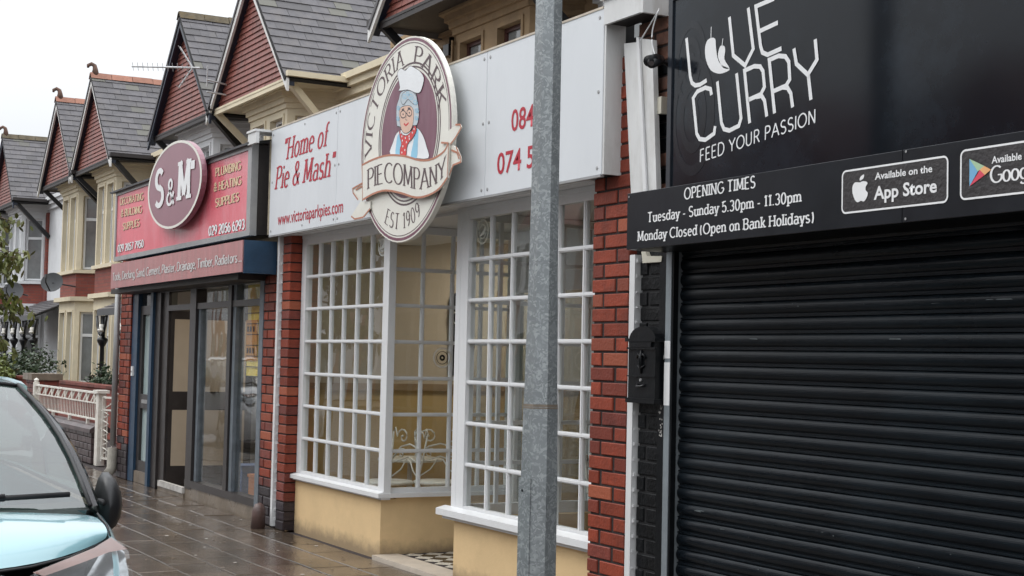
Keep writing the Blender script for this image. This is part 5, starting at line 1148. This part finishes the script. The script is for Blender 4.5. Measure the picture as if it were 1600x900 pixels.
# satellite dishes
def dish(c, r, label, side):
    t = thing('satellite_dish', label, 'satellite dish', c); ax_ = Vector((.80, -.52, .28)).normalized(); u = ax_.cross(Vector((0, 0, 1))).normalized(); v = u.cross(ax_)
    mb = MB(); n = 24; rows = [(0, 0), (.35, .01), (.7, .045), (1, .10)]
    vs = [Vector(c) + (u * math.cos(2 * math.pi * k / n) * 1.12 + v * math.sin(2 * math.pi * k / n)) * r * q + ax_ * (d_ * r * 1.6 - .08) for q, d_ in rows for k in range(n)]
    mb.add(vs, [(i * n + k, i * n + (k + 1) % n, (i + 1) * n + (k + 1) % n, (i + 1) * n + k) for i in range(3) for k in range(n)]); DM = mat('dish_grey', (.055, .058, .062), .6, .2)
    obj('dish', mb, DM, t, True); obj('feed_arm', MB().tube([Vector(c) - v * r * .95, Vector(c) + ax_ * r * 1.3 - v * r * .5, Vector(c) + ax_ * r * 1.5], .018, 6), BLACKI, t, True)
    obj('feed_head', MB().tube([Vector(c) + ax_ * r * 1.5 - v * .04, Vector(c) + ax_ * r * 1.5 + v * .05], .035, 8), DM, t); obj('wall_bracket', MB().tube([Vector(c) - ax_ * .08, Vector((c[0] + .1, 7.7, c[2] - .1))], .02, 6), BLACKI, t)
dish(tuple(at(80, 440, 7.15)), .24, 'grey satellite dish under the first floor bay of the narrow gabled cream house', 1); dish(tuple(at(19, 455, 7.3)), .27, 'dark satellite dish on the white house at the far left', 1)
# porches
def porch(xa, xb, y, cols_, label):
    t = thing('porch', label, 'porch', (xa, y, 0)); n = 8
    for j in range(n):
        f0, f1 = j / n, (j + 1) / n; y0 = y + (8.38 - y) * f0; z0 = 2.32 + .5 * f0; x = xa + (.0 if j % 2 else -.15)
        k = 0
        while x < xb:
            a = max(xa, x); b = min(xb, x + .3)
            if b - a > .03: obj('slate', MB().prism([(a + .003, y0 - .02, z0 + .02), (b - .003, y0 - .02, z0 + .02), (b - .003, y + (8.38 - y) * f1 + .02, 2.32 + .5 * f1 + .01), (a + .003, y + (8.38 - y) * f1 + .02, 2.32 + .5 * f1 + .01)], (0, 0, -.012)), SLATE, t)
            x += .3
    obj('roof_boards', MB().prism([(xa, y, 2.31), (xb, y, 2.31), (xb, 8.38, 2.81), (xa, 8.38, 2.81)], (0, 0, -.04)), UNDER, t)
    obj('fascia', MB().box(xa, xb, y - .03, y, 2.20, 2.33), BLACKI, t)
    for x in cols_:
        obj('column', MB().lathe([(.09, 0), (.09, .25), (.05, .3), (.045, 1.55), (.07, 1.6), (.11, 1.68), (.11, 1.72), (.05, 1.76), (.06, 2.2)], x, y + .06, 10), BLACKI, t, True)
        obj('scroll_bracket', MB().tube([(x + .05, y + .03, 1.8), (x + .22, y + .03, 1.86), (x + .34, y + .03, 2.0), (x + .42, y + .03, 2.2)], .03, 6).tube([(x - .05, y + .03, 1.8), (x - .22, y + .03, 1.86), (x - .34, y + .03, 2.0), (x - .42, y + .03, 2.2)], .03, 6), BLACKI, t, True)
        obj('white_bosses', MB().tube([(x + .26, y - .03, 1.86), (x + .26, y - .03, 2.02)], .05, 6).tube([(x + .10, y - .05, 1.9), (x + .42, y - .05, 1.9)], .03, 6), HUR, t, True)
    return t
porch(-42.5, -38.0, 7.25, (-42.2, -40.9, -39.6, -38.3), 'slate roofed porch on black iron columns between the cream and white houses')
porch(-31.2, -27.6, 7.25, (-31.0, -29.3), 'black iron column porch beside the nearest cream bay, partly behind the shops')
# ------------------------------------------------------------------ television aerial
t = thing('television_aerial', 'silver television aerial with crossed reflectors on the navy edged gable', 'aerial', (-24.4, 7.2, 6.0))
ALU = mat('aluminium', (.5, .5, .5), .4, .2, metal=.5)
hd = Vector((-.48, -.87, 0)).normalized(); q0 = at(312, 106, 7.0); q1 = q0 + hd * 1.12
obj('boom', MB().tube([q0, q1], .016, 6), ALU, t)
el = MB(); cr = Vector((.87, -.48, 0))
cr2 = (cr * .6 + Vector((0, 0, .8))).normalized()
for i in range(12): p = q0 + hd * (.2 + i * .082); el.tube([p - cr2 * .075, p + cr2 * .075], .004, 4)
obj('elements', el, ALU, t)
rf = MB()
for sz in (1, -1):
    a_ = q0 + hd * .12; b_ = a_ + Vector((0, 0, sz * .34)) + hd * .22
    rf.tube([a_, b_], .014, 5)
    for k in range(5): p = a_ + (b_ - a_) * (.25 + k * .18); rf.tube([p - cr * .14, p + cr * .14], .006, 4)
obj('reflector', rf, ALU, t)
obj('mast', MB().tube([q0 + Vector((.1, .1, -.32)), q0 + Vector((.1, .1, .03))], .012, 6).tube([q0 + Vector((.1, .1, -.2)), q0 + Vector((.1, .45, -.25))], .015, 6).tube([q0 + Vector((.1, .1, -.4)), q0 + Vector((.1, .45, -.42))], .015, 6), ALU, t)

# ------------------------------------------------------------------ front garden
t = thing('garden_wall', 'low dark brick garden wall with rounded coping beneath the white railings', 'garden wall', (-21.5, 4.5, 0))
brick_pier(t, -24.0, -19.50, 0, .43, 4.50, .2, lambda z: PURB, course=.086, pat=((.225,) * 20, (.11,) + (.225,) * 19 + (.115,)), mort=MORT)
mb = MB(); 
copm = MB().prism([(0, -.035, 0), (0, -.03, .05), (0, .03, .09), (0, .12, .105), (0, .2, .09), (0, .24, .05), (0, .245, 0)], (.30, 0, 0)).mesh('coping_stone', PURB)
for i in range(15): inst('coping_stone', copm, t, (-24.0 + i * .3025, 4.50, .405))
t = thing('garden_wall', 'short stub of dark brick wall between the gate and the pale drainpipe', 'garden wall', (-18.0, 4.5, 0))
brick_pier(t, -18.33, -17.68, 0, .43, 4.50, .2, lambda z: PURB if z < .36 else DRED, course=.086, pat=((.225, .225, .2), (.11, .225, .225, .1)))
t = thing('railing', 'white painted ironwork railing on short feet above the dark garden wall', 'railing', (-21, 4.58, .5))
y = 4.56
obj('rail', MB().box(-23.5, -19.38, y - .02, y + .02, .915, .94), HUR, t); obj('rail', MB().box(-23.5, -19.38, y - .015, y + .015, .785, .80), HUR, t); obj('rail', MB().box(-23.5, -19.38, y - .015, y + .015, .57, .59), HUR, t)
bm1 = MB().box(-.007, .007, -.003, .003, 0, .195).mesh('baluster', HUR)
for i in range(41): inst('baluster', bm1, t, (-23.45 + i * .1, y, .59))
for i in range(9):
    xa = -23.45 + i * .45; obj('cross_brace', MB().bar((xa, y, .805), (xa + .2, y, .915), .012, .018).bar((xa + .2, y, .805), (xa + .38, y, .915), .012, .018).box(xa + .18, xa + .24, y - .01, y + .01, .80, .915), HUR, t)
for x in (-23.3, -22.2, -21.1, -20.0): obj('foot', MB().box(x - .02, x + .02, y - .02, y + .02, .50, .57), HUR, t)
obj('end_post', MB().box(-23.56, -23.48, y - .04, y + .04, .5, .97).lathe([(.0, 1.04), (.04, 1.01), (.03, .97)], -23.52, y, 8), HUR, t)
t = thing('gate_post', 'square white gate post at the right end of the white railing', 'gate post', (-19.3, y, 0))
obj('post', MB().box(-19.37, -19.22, y - .05, y + .05, 0, .93), HUR, t); obj('cap', MB().box(-19.42, -19.17, y - .08, y + .08, .93, .97), HUR, t)
t = thing('gate_post', 'slim white gate post right of the gate, next to the pale drainpipe', 'gate post', (-18.42, y, .3))
obj('post', MB().box(-18.46, -18.37, y - .04, y + .04, .40, .93), HUR, t); obj('cap', MB().box(-18.49, -18.34, y - .06, y + .06, .93, .955), HUR, t)
t = thing('gate', 'narrow white ornamental iron garden gate standing ajar', 'gate', (-19.2, y, .05))
g0 = Vector((-19.2, y + .0, 0)); gd_ = Vector((.95, .31, 0)).normalized(); GW = .72
def gp(u, z): q = g0 + gd_ * u; return (q.x, q.y, z)
obj('frame', MB().bar(gp(0.02, .06), gp(.02, .9), .03, .03).bar(gp(GW, .06), gp(GW, .88), .03, .03).bar(gp(0, .88), gp(GW, .88), .025, .025).bar(gp(0, .72), gp(GW, .72), .02, .02).bar(gp(0, .10), gp(GW, .10), .025, .025), HUR, t)
for i in range(1, 6): obj('bar', MB().bar(gp(i * GW / 6, .10), gp(i * GW / 6, .72), .012, .012), HUR, t)
mb = MB()
for j in range(5):
    z = .16 + j * .115; mb.tube([gp(.05 + .1 * math.sin(k * .8), z + k * .018) for k in range(7)], .008, 5); mb.tube([gp(.5 + .1 * math.sin(k * .8), z + k * .018) for k in range(7)], .008, 5)
mb.tube([gp(.06, .74), gp(.36, .87)], .008, 5).tube([gp(.66, .74), gp(.36, .87)], .008, 5)
obj('scrollwork', mb, HUR, t, True)
t = thing('garden_wall', 'orange red brick boundary wall of the front gardens behind the white railings', 'garden wall', (-25, 6, 0))
obj('wall', MB().box(-34, -17.75, 6.0, 6.2, 0, .84), BRM, t)
cm2 = MB().box(0, .44, -.03, .23, 0, .05).mesh('coping', DRED)
for i in range(36): inst('coping', cm2, t, (-33.9 + i * .448, 6.0, .84))
t = thing('gate_pier', 'red brick garden pier with a grey stone cap behind the railing end', 'gate pier', (-26.1, 5.05, 0))
brick_pier(t, -26.7, -26.0, 0, .95, 5.0, .42, lambda z: DRED, pat=((.225, .225, .25), (.11, .225, .225, .14)))
obj('side_face', MB().box(-26.003, -25.995, 5.0, 5.42, 0, .95), BRM, t)
obj('cap_stone', MB().box(-26.75, -25.95, 4.95, 5.47, .95, 1.06), CONC, t)
def shrub(c, rad, n, m, label, size=.09, seed=1, name='shrub', trunk=True):
    rnd = random.Random(seed); t = thing(name, label, 'shrub', (c[0], c[1], 0)); lf = MB()
    cl_ = [(rnd.gauss(0, .5), rnd.gauss(0, .5), rnd.gauss(0, .45)) for _ in range(max(8, n // 60))]
    for i in range(n):
        k = rnd.choice(cl_); p = Vector((c[0] + rad[0] * (k[0] + rnd.gauss(0, .22)), c[1] + rad[1] * (k[1] + rnd.gauss(0, .22)), c[2] + rad[2] * (k[2] + rnd.gauss(0, .22))))
        if p.z < .05: continue
        d = Vector((rnd.gauss(0, 1), rnd.gauss(0, 1), rnd.gauss(0, .7) - .3)).normalized(); q = d.cross(Vector((rnd.gauss(0, 1), rnd.gauss(0, 1), 1))).normalized(); s_ = size * rnd.uniform(.6, 1.25)
        lf.add([p, p + d * s_ * .5 + q * s_ * .24, p + d * s_, p + d * s_ * .5 - q * s_ * .24], [(0, 1, 2, 3)])
    obj('foliage', lf, m, t, stuff=True)
    st_ = MB()
    for i in range(7): a = rnd.uniform(0, 6.28); st_.tube([(c[0], c[1], 0), (c[0] + rad[0] * .4 * math.cos(a), c[1] + rad[1] * .4 * math.sin(a), c[2]), (c[0] + rad[0] * .8 * math.cos(a), c[1] + rad[1] * .8 * math.sin(a), c[2] + rad[2] * .6)], [.03, .02, .008], 5)
    obj('stems', st_, BARK, t)
    return t
shrub((-38.0, 6.8, 1.0), (2.6, .6, .40), 4800, LEAF, 'dark green shrub filling the garden behind the brick gate pier', .11, 2)
shrub((-33.6, 5.6, .95), (1.3, .35, .42), 2400, LEAF2, 'yellow green shrub at the left edge behind the parked cars', .12, 3)
shrub((-28.3, 6.75, .86), (.5, .35, .27), 1100, LEAF, 'small dark shrub in front of the nearest cream bay window', .09, 4)
# street tree whose right hand twigs reach into the picture
t = thing('street_tree', 'leafy olive green twigs of a small street tree at the left edge', 'tree', (-16.6, 2.35, 0))
obj('trunk', MB().tube([(-16.6, 2.35, -.02), (-16.6, 2.36, .8), (-16.55, 2.3, 1.5), (-16.6, 2.25, 2.2), (-16.7, 2.2, 3.0)], [.07, .06, .05, .035, .015], 8), BARK, t, True)
rnd = random.Random(9); lf = MB(); tw = MB(); tips = []
for i in range(56):
    z = rnd.uniform(1.55, 2.95); a = rnd.uniform(0, 6.28); L_ = rnd.uniform(.5, 1.0) * (1 - abs(z - 2.3) * .45)
    if i < 14: a = rnd.uniform(-.6, 1.9); L_ *= 1.05
    p0 = Vector((-16.6, 2.3, z - .1)); p1 = p0 + Vector((math.cos(a) * L_ * .6, math.sin(a) * L_ * .6, .12)); p2 = p0 + Vector((math.cos(a) * L_, math.sin(a) * L_, rnd.uniform(-.15, .1)))
    tw.tube([p0, p1, p2], [.012, .007, .003], 4)
    for j in range(44):
        f = rnd.uniform(.15, 1.03); p = (p0 + (p1 - p0) * f / .6) if f < .6 else (p1 + (p2 - p1) * (f - .6) / .4)
        p = p + Vector((rnd.gauss(0, .05), rnd.gauss(0, .05), rnd.gauss(0, .04))); d = Vector((rnd.gauss(0, .6), rnd.gauss(0, .6), -1 + rnd.gauss(0, .4))).normalized(); q = d.cross(Vector((rnd.gauss(0, 1), rnd.gauss(0, 1), .3))).normalized(); s_ = rnd.uniform(.07, .12)
        lf.add([p, p + d * s_ * .35 + q * s_ * .24, p + d * s_ * .75 + q * s_ * .17, p + d * s_, p + d * s_ * .7 - q * s_ * .19, p + d * s_ * .3 - q * s_ * .22], [(0, 1, 2, 3, 4, 5)])
obj('branches', tw, BARK, t); obj('foliage', lf, LEAF3, t, stuff=True)

# ------------------------------------------------------------------ cars
RUB = mat('black_rubber', (.012, .012, .013), .6, .2, 10); BPL = mat('black_plastic', (.013, .013, .014), .42, .2, 20, .1, 200)
CGL = None
def carglass():
    m = bpy.data.materials.new('car_glass'); m.use_nodes = True; n = m.node_tree; n.nodes.clear(); l = n.links.new
    o = n.nodes.new('ShaderNodeOutputMaterial'); mx = n.nodes.new('ShaderNodeMixShader'); tr = n.nodes.new('ShaderNodeBsdfTransparent'); gl = n.nodes.new('ShaderNodeBsdfGlossy')
    gl.inputs['Roughness'].default_value = .03; tr.inputs[0].default_value = (.50, .60, .56, 1); fr_ = n.nodes.new('ShaderNodeFresnel'); ge = n.nodes.new('ShaderNodeNewGeometry'); io = n.nodes.new('ShaderNodeMath'); io.operation = 'MULTIPLY_ADD'; io.inputs[1].default_value = 1 / 1.6 - 1.6; io.inputs[2].default_value = 1.6; l(ge.outputs['Backfacing'], io.inputs[0]); l(io.outputs[0], fr_.inputs[0])
    mt = n.nodes.new('ShaderNodeMath'); mt.operation = 'MULTIPLY_ADD'; mt.use_clamp = True; mt.inputs[1].default_value = 1.15; mt.inputs[2].default_value = .06
    l(fr_.outputs[0], mt.inputs[0]); l(mt.outputs[0], mx.inputs[0]); l(tr.outputs[0], mx.inputs[1]); l(gl.outputs[0], mx.inputs[2]); l(mx.outputs[0], o.inputs[0]); return m
CGL = carglass()
def car(loc, rz, paint, label, group=None):
    t = thing('parked_car', label, 'car', loc, group, rz)
    def P_(name, mb, m, parent=None, sm=True, lab=None):
        o = bpy.data.objects.new(name, mb.mesh(name, m, (0, 0, 0), sm)); C.objects.link(o); o.parent = parent or t
        if lab: o['label'] = lab
        return o
    def sub(o, lv=2, crease=None):
        md = o.modifiers.new('s', 'SUBSURF'); md.levels = lv; md.render_levels = lv; return o
    # bonnet: rows from the windscreen forward
    def both(half): return [(x, -y, z) for x, y, z in half[::-1]] + [(x, y, z) for x, y, z in half[1:]]
    rows = []
    for x, w_, zc, sb, up in ((.96, .70, 1.06, .05, -.02), (1.08, .70, 1.055, .08, -.02), (1.2, .70, 1.04, .12, -.015), (1.30, .70, 1.005, .18, .005), (1.37, .695, .965, .24, .03), (1.41, .69, .925, .28, .06)):
        rows.append(both([(x - sb * q ** 3, w_ * q, zc + up * q ** 3 - .012 * q * q) for q in (0, .25, .45, .62, .76, .9, 1.0)]))
    sub(P_('bonnet', MB().grid(rows), paint), 1)
    st = []
    for x, w_, zt_ in ((1.70, .48, .58), (1.62, .60, .68), (1.50, .675, .77), (1.36, .725, .86), (1.2, .75, .945), (1.08, .762, .99), (.92, .775, 1.03), (.5, .795, 1.03), (0, .81, 1.03), (-.7, .81, 1.04), (-1.3, .80, 1.05), (-1.62, .77, 1.06), (-1.78, .66, 1.02), (-1.84, .4, .95)):
        st.append([(x, w_ - .055, zt_ + .012), (x, w_ - .02, zt_ - .015), (x, w_, zt_ - .10), (x, w_ + .02, min(.62, zt_ - .14)), (x, w_ + .015, .42), (x, w_ - .01, .28), (x, w_ - .05, .19)])
    for sgn in (1, -1):
        g = [[(a, sgn * b, c) for a, b, c in r_] for r_ in st]; sub(P_('body_side', MB().grid(g), paint), 1)
    Q5 = (-1, -.5, 0, .5, 1); fr_ = MB()
    fr_.grid([[(x - k_ * q * q, w_ * q, z) for q in Q5] for x, k_, w_, z in ((1.42, .04, .42, .915), (1.53, .06, .46, .80), (1.66, .14, .60, .66), (1.72, .16, .62, .5), (1.72, .16, .62, .3), (1.66, .16, .60, .19))])
    sub(P_('front_bumper', fr_, paint), 1)
    P_('grille', MB().box(1.62, 1.66, -.36, .36, .66, .74), BPL, None, False); P_('number_plate', MB().box(1.72, 1.735, -.26, .26, .40, .51), LWHITE, None, False)
    P_('bonnet_gap', MB().tube([(1.413 - .28 * abs(q) ** 3, .69 * q, .918 + .06 * abs(q) ** 3 - .012 * q * q) for q in (-1, -.8, -.6, -.4, -.2, 0, .2, .4, .6, .8, 1)], .005, 5), RUB)
    for sgn in (1, -1):
        rim = [(1.13, .705, .975), (1.20, .742, .945), (1.36, .722, .87), (1.50, .655, .79), (1.56, .52, .765), (1.50, .40, .80), (1.395, .41, .912), (1.30, .53, .935), (1.22, .63, .955)]
        rim = [(a, sgn * b, c) for a, b, c in rim]; cen = Vector((0, 0, 0))
        for p in rim: cen += Vector(p) / len(rim)
        hl = MB(); out_ = Vector((.6, sgn * .35, .6)).normalized(); n_ = len(rim)
        vs = [Vector(p) + out_ * .010 for p in rim] + [cen + (Vector(p) - cen) * .6 + out_ * .035 for p in rim] + [cen + out_ * .045]
        hl.add(vs, [(k, (k + 1) % n_, n_ + (k + 1) % n_, n_ + k) for k in range(n_)] + [(n_ + k, n_ + (k + 1) % n_, 2 * n_) for k in range(n_)])
        ho = P_('headlight', hl, glass('headlight_lens', (.93, .95, .96), .8))
        P_('reflector', MB().add([Vector(p) - out_ * .01 for p in rim] + [cen - out_ * .05], [(k, (k + 1) % n_, n_) for k in range(n_)]), mat('chrome_bowl', (.22, .225, .23), .22, .5, 25, metal=.8), ho, False)
        am = [rim[6], rim[7], rim[8], rim[0], rim[1], (1.235, sgn * .675, .942), (1.31, sgn * .58, .925), (1.41, sgn * .44, .902)]
        P_('indicator', MB().add([Vector(p) + out_ * .006 for p in am], [(0, 1, 6, 7), (1, 2, 5, 6), (2, 3, 4, 5)]), mat('amber_lens', (.13, .04, .02), .3, .2, 12), ho, False)
        P_('lamp', MB().tube([(1.40, sgn * .60, .835), (1.44, sgn * .61, .85)], .05, 14), mat('chrome_bowl', (.5, .5, .5)), ho)
    # greenhouse from two rings
    belt = [(1.00, 0, 1.065), (.985, .25, 1.062), (.94, .50, 1.055), (.85, .70, 1.05), (.80, .74, 1.05), (.72, .765, 1.05), (.30, .785, 1.045), (-.3, .79, 1.045), (-.9, .785, 1.055), (-1.35, .76, 1.06), (-1.55, .70, 1.065), (-1.66, .5, 1.07), (-1.70, 0, 1.07)]
    roof = [(.06, 0, 1.475), (.045, .22, 1.472), (.0, .46, 1.458), (-.06, .61, 1.44), (-.09, .645, 1.43), (-.14, .665, 1.425), (-.35, .68, 1.44), (-.7, .685, 1.45), (-1.0, .68, 1.45), (-1.28, .65, 1.43), (-1.38, .60, 1.42), (-1.44, .4, 1.43), (-1.46, 0, 1.44)]
    def mid(a, b, f, bulge):
        p = Vector(a) * (1 - f) + Vector(b) * f; c_ = Vector((-.35, 0, 1.2)); o_ = (p - c_); o_.z = 0; return tuple(p + o_.normalized() * bulge * math.sin(math.pi * f) + Vector((0, 0, bulge * .5 * math.sin(math.pi * f))))
    def patch(i0, i1, sgn, o_=0, f0=0, f1=1):
        g = []
        for f in [f0 + (f1 - f0) * k / 5 for k in range(6)]: g.append([(lambda p: (p[0], sgn * p[1], p[2]))(mid(belt[i], roof[i], f, .035 + o_)) for i in range(i0, i1 + 1)])
        return g
    wsg = []
    for f in [k / 6 for k in range(7)]:
        h_ = [mid(belt[i], roof[i], f, .035) for i in range(0, 4)]; wsg.append([(p[0], -p[1], p[2]) for p in h_[::-1]] + h_[1:])
    P_('windscreen', MB().grid(wsg), CGL)
    rr_ = []
    for f in [k / 6 for k in range(7)]:
        h_ = [mid(belt[i], roof[i], f, .035) for i in range(12, 9, -1)]; rr_.append([(p[0], -p[1], p[2]) for p in h_[::-1]] + h_[1:])
    P_('rear_window', MB().grid(rr_), CGL)
    for sgn in (1, -1):
        P_('windscreen_pillar', MB().grid(patch(3, 4, sgn, .004)), mat('dark_gloss_pillar', (.055, .058, .062), .25, .1, 3)); P_('pillar_seal', MB().tube([p[0] for p in [[(lambda p: (p[0] + .003, sgn * (p[1] + .003), p[2] + .006))(mid(belt[3], roof[3], f, .037))] for f in [k / 6 for k in range(7)]]], .008, 6), RUB)
        P_('side_window', MB().grid(patch(4, 7, sgn, 0, .02, .96)), CGL); P_('door_pillar', MB().grid([[(lambda p: (p[0] + dx, sgn * p[1], p[2]))(mid(belt[7], roof[7], f, .042)) for dx in (-.04, .05)] for f in (0, .3, .6, 1)]), BPL)
        P_('side_window', MB().grid(patch(7, 9, sgn, 0, .02, .94)), CGL); P_('rear_pillar', MB().grid(patch(9, 10, sgn, .004)), paint)
        P_('roof_rail', MB().grid([[(lambda p: (p[0], sgn * p[1] + 0, p[2] + dz))(roof[i]) for i in range(5, 10)] for dz in (-.035, .012)]), paint)
        P_('window_seal', MB().tube([(p[0], sgn * (p[1] + .012), p[2] - .0) for p in belt[5:10]], .012, 5), RUB)
        P_('bonnet_edge_gap', MB().tube([(.92, sgn * .712, 1.035), (1.05, sgn * .712, 1.01), (1.12, sgn * .708, .982)], .004, 4), RUB)
    top_ = []
    for q in (-1, -.75, -.4, 0, .4, .75, 1): top_.append([(roof[i][0] * (1) if abs(q) > -1 else 0, 0, 0) for i in range(1)])
    rg = []
    for i in range(0, 13):
        pass
    ys = (-1, -.85, -.5, 0, .5, .85, 1); xs_ = [.06, -.1, -.35, -.7, -1.05, -1.3, -1.46]
    for x in xs_:
        wv = .60 if -1.3 < x < -.1 else (.56 if x > -1.4 and x <= -.1 else .42)
        wv = {.06: .30, -.1: .64, -.35: .68, -.7: .685, -1.05: .68, -1.3: .645, -1.46: .30}[x]
        zc = {.06: 1.478, -.1: 1.50, -.35: 1.53, -.7: 1.54, -1.05: 1.525, -1.3: 1.485, -1.46: 1.445}[x]; ze = {.06: 1.47, -.1: 1.432, -.35: 1.442, -.7: 1.452, -1.05: 1.45, -1.3: 1.43, -1.46: 1.438}[x]
        rg.append([(x - (0 if x < 0 else 0), wv * q, zc - (zc - ze) * abs(q) ** 2.2) for q in ys])
    sub(P_('roof', MB().grid(rg), paint), 1)
    rr2 = [(roof[3][0], -roof[3][1], roof[3][2]), (roof[2][0], -roof[2][1], roof[2][2]), (roof[1][0], -roof[1][1], roof[1][2]), roof[0], roof[1], roof[2], roof[3]]
    P_('windscreen_seal', MB().tube([(p[0] + .004, p[1], p[2] + .002) for p in rr2], .008, 5), RUB)
    P_('scuttle', MB().grid([[(1.02 - .08 * q * q * 2, .70 * q, 1.052 - .01 * abs(q)) for q in (-1, -.6, -.2, .2, .6, 1)], [(.93 - .10 * q * q * 2, .70 * q, 1.07 - .01 * abs(q)) for q in (-1, -.6, -.2, .2, .6, 1)]]), BPL)
    for y_ in (.10, -.62):
        w_ = P_('wiper', MB().tube([(.99, y_ + .05, 1.085), (.955, y_ + .30, 1.10)], .014, 6).box(.96, 1.0, y_ + .0, y_ + .13, 1.065, 1.10), BPL)
        P_('wiper_blade', MB().tube([(.985, y_ - .12, 1.085), (.955, y_ + .2, 1.095), (.90, y_ + .52, 1.10)], .010, 6), RUB, w_)
    for sgn in (1, -1):
        mr_ = MB(); c_ = Vector((.60, sgn * .81, 1.03)); n = 14
        for_r = [(-.05, .0), (-.045, .085), (-.01, .105), (.05, .09), (.085, .055), (.095, .0)]
        vs = [c_ + Vector((dx, math.cos(2 * math.pi * k / n) * r_ * (.60 if sgn * math.cos(2 * math.pi * k / n) > 0 else .35), (1.15 if math.sin(2 * math.pi * k / n) > 0 else 1.0) * math.sin(2 * math.pi * k / n) * r_)) for dx, r_ in for_r for k in range(n)]
        mr_.add(vs, [(i * n + k, i * n + (k + 1) % n, (i + 1) * n + (k + 1) % n, (i + 1) * n + k) for i in range(len(for_r) - 1) for k in range(n)])
        mo = P_('wing_mirror', mr_, BPL); P_('mirror_arm', MB().tube([(.62, sgn * .76, 1.02), (.61, sgn * .82, .985)], [.03, .028], 8), BPL, mo)
        for x_ in (1.08, -1.15):
            w_ = P_('tyre', MB().tube([(x_, sgn * .62, .30), (x_, sgn * .64, .30), (x_, sgn * .79, .30), (x_, sgn * .81, .30)], [.27, .30, .30, .27], 28), RUB)
            P_('rim', MB().tube([(x_, sgn * .805, .30), (x_, sgn * .816, .30)], [.19, .17], 20), GREYM, w_)
            P_('wheel_arch', MB().tube([(x_ + .34 * math.cos(a * math.pi / 10), sgn * .812, .30 + .34 * math.sin(a * math.pi / 10)) for a in range(11)], .022, 6), BPL)
    P_('floor', MB().box(-1.7, 1.5, -.70, .70, .18, .24), BPL, None, False)
    P_('dashboard', MB().box(.55, .92, -.70, .70, .75, 1.02).box(.45, .6, -.7, .7, .6, .98), BPL, None, False)
    for sgn in (1, -1):
        P_('front_seat', MB().box(-.25, .22, sgn * .36 - .22, sgn * .36 + .22, .4, .6).prism([(-.25, sgn * .36 - .21, .5), (-.12, sgn * .36 - .21, .5), (-.36, sgn * .36 - .17, 1.15), (-.46, sgn * .36 - .17, 1.15)], (0, .42, 0)).box(-.5, -.38, sgn * .36 - .11, sgn * .36 + .11, 1.17, 1.33), mat('grey_seat_fabric', (.10, .10, .105), .9, .2), None, False)
    P_('rear_seat', MB().box(-1.3, -1.15, -.62, .62, .5, 1.15), mat('grey_seat_fabric', (.1, .1, .1)), None, False)
    P_('steering_wheel', MB().tube([(.38 + .05 * math.sin(a * .5236), .36 * -1 + .18 * math.cos(a * .5236), .93 + .17 * math.sin(a * .5236)) for a in range(13)], .015, 6), BPL)
    return t
TEAL = mat('pale_teal_car_paint', (.23, .40, .44), .22, .03, 3, coat=1.0, spec=.6)
SILV = mat('grey_car_paint', (.16, .165, .175), .25, .04, 3, coat=1.0, metal=.4); WHT = mat('white_car_paint', (.62, .63, .64), .25, .04, 3, coat=1.0)
car((-6.0, .49, -.1), 0, TEAL, 'pale teal hatchback parked facing the camera with a black wing mirror')
car((-10.45, .80, -.1), 0, SILV, 'dark grey car mostly hidden behind the pale teal hatchback')
car((-24.5, .55, -.1), 0, WHT, 'white car farther along the kerb, seen as a reflection in the merchant shop window')

# ------------------------------------------------------------------ houses across the road, seen in the glass and the gloss black sign
def opposite(x):
    t = thing('terraced_house', 'red brick terraced house with white bay, seen only mirrored in the shop glass', 'house', (x, -12, 0), 'houses mirrored in the shop glass')
    obj('wall', MB().box(x - 2.7, x + 2.7, -17, -12, 0, 5.6), BRO, t)
    obj('roof', MB().prism([(x - 2.75, -11.8, 5.55), (x - 2.75, -14.5, 7.6), (x - 2.75, -17.2, 5.55)], (5.5, 0, 0)), ROOFB, t)
    obj('bay', MB().prism([(x - 1.9, -12, 0), (x - 1.5, -11.2, 0), (x + .1, -11.2, 0), (x + .5, -12, 0)], (0, 0, 5.3)), WHITEM, t)
    obj('gable', MB().prism([(x - 2.3, -11.1, 5.3), (x + .9, -11.1, 5.3), (x - .7, -11.1, 7.2)], (0, -2.5, 0)), TILER, t)
    for dx, w_ in ((-1.4, .6), (-.6, .6)):
        for z0 in (.9, 3.4): f = obj('window', MB().box(x + dx, x + dx + w_, -11.2, -11.17, z0, z0 + 1.5), UPVC, t); obj('pane', MB().box(x + dx + .07, x + dx + w_ - .07, -11.17, -11.16, z0 + .07, z0 + 1.43), DGLS, f)
    obj('door', MB().box(x + 1.2, x + 2.1, -12, -11.95, 0, 2.1), mat('opposite_door', (.05, .08, .07), .4), t); obj('window', MB().box(x + 1.1, x + 2.2, -12, -11.96, 3.5, 4.8), DGLS, t)
for i in range(16): opposite(-78 + i * 5.45)
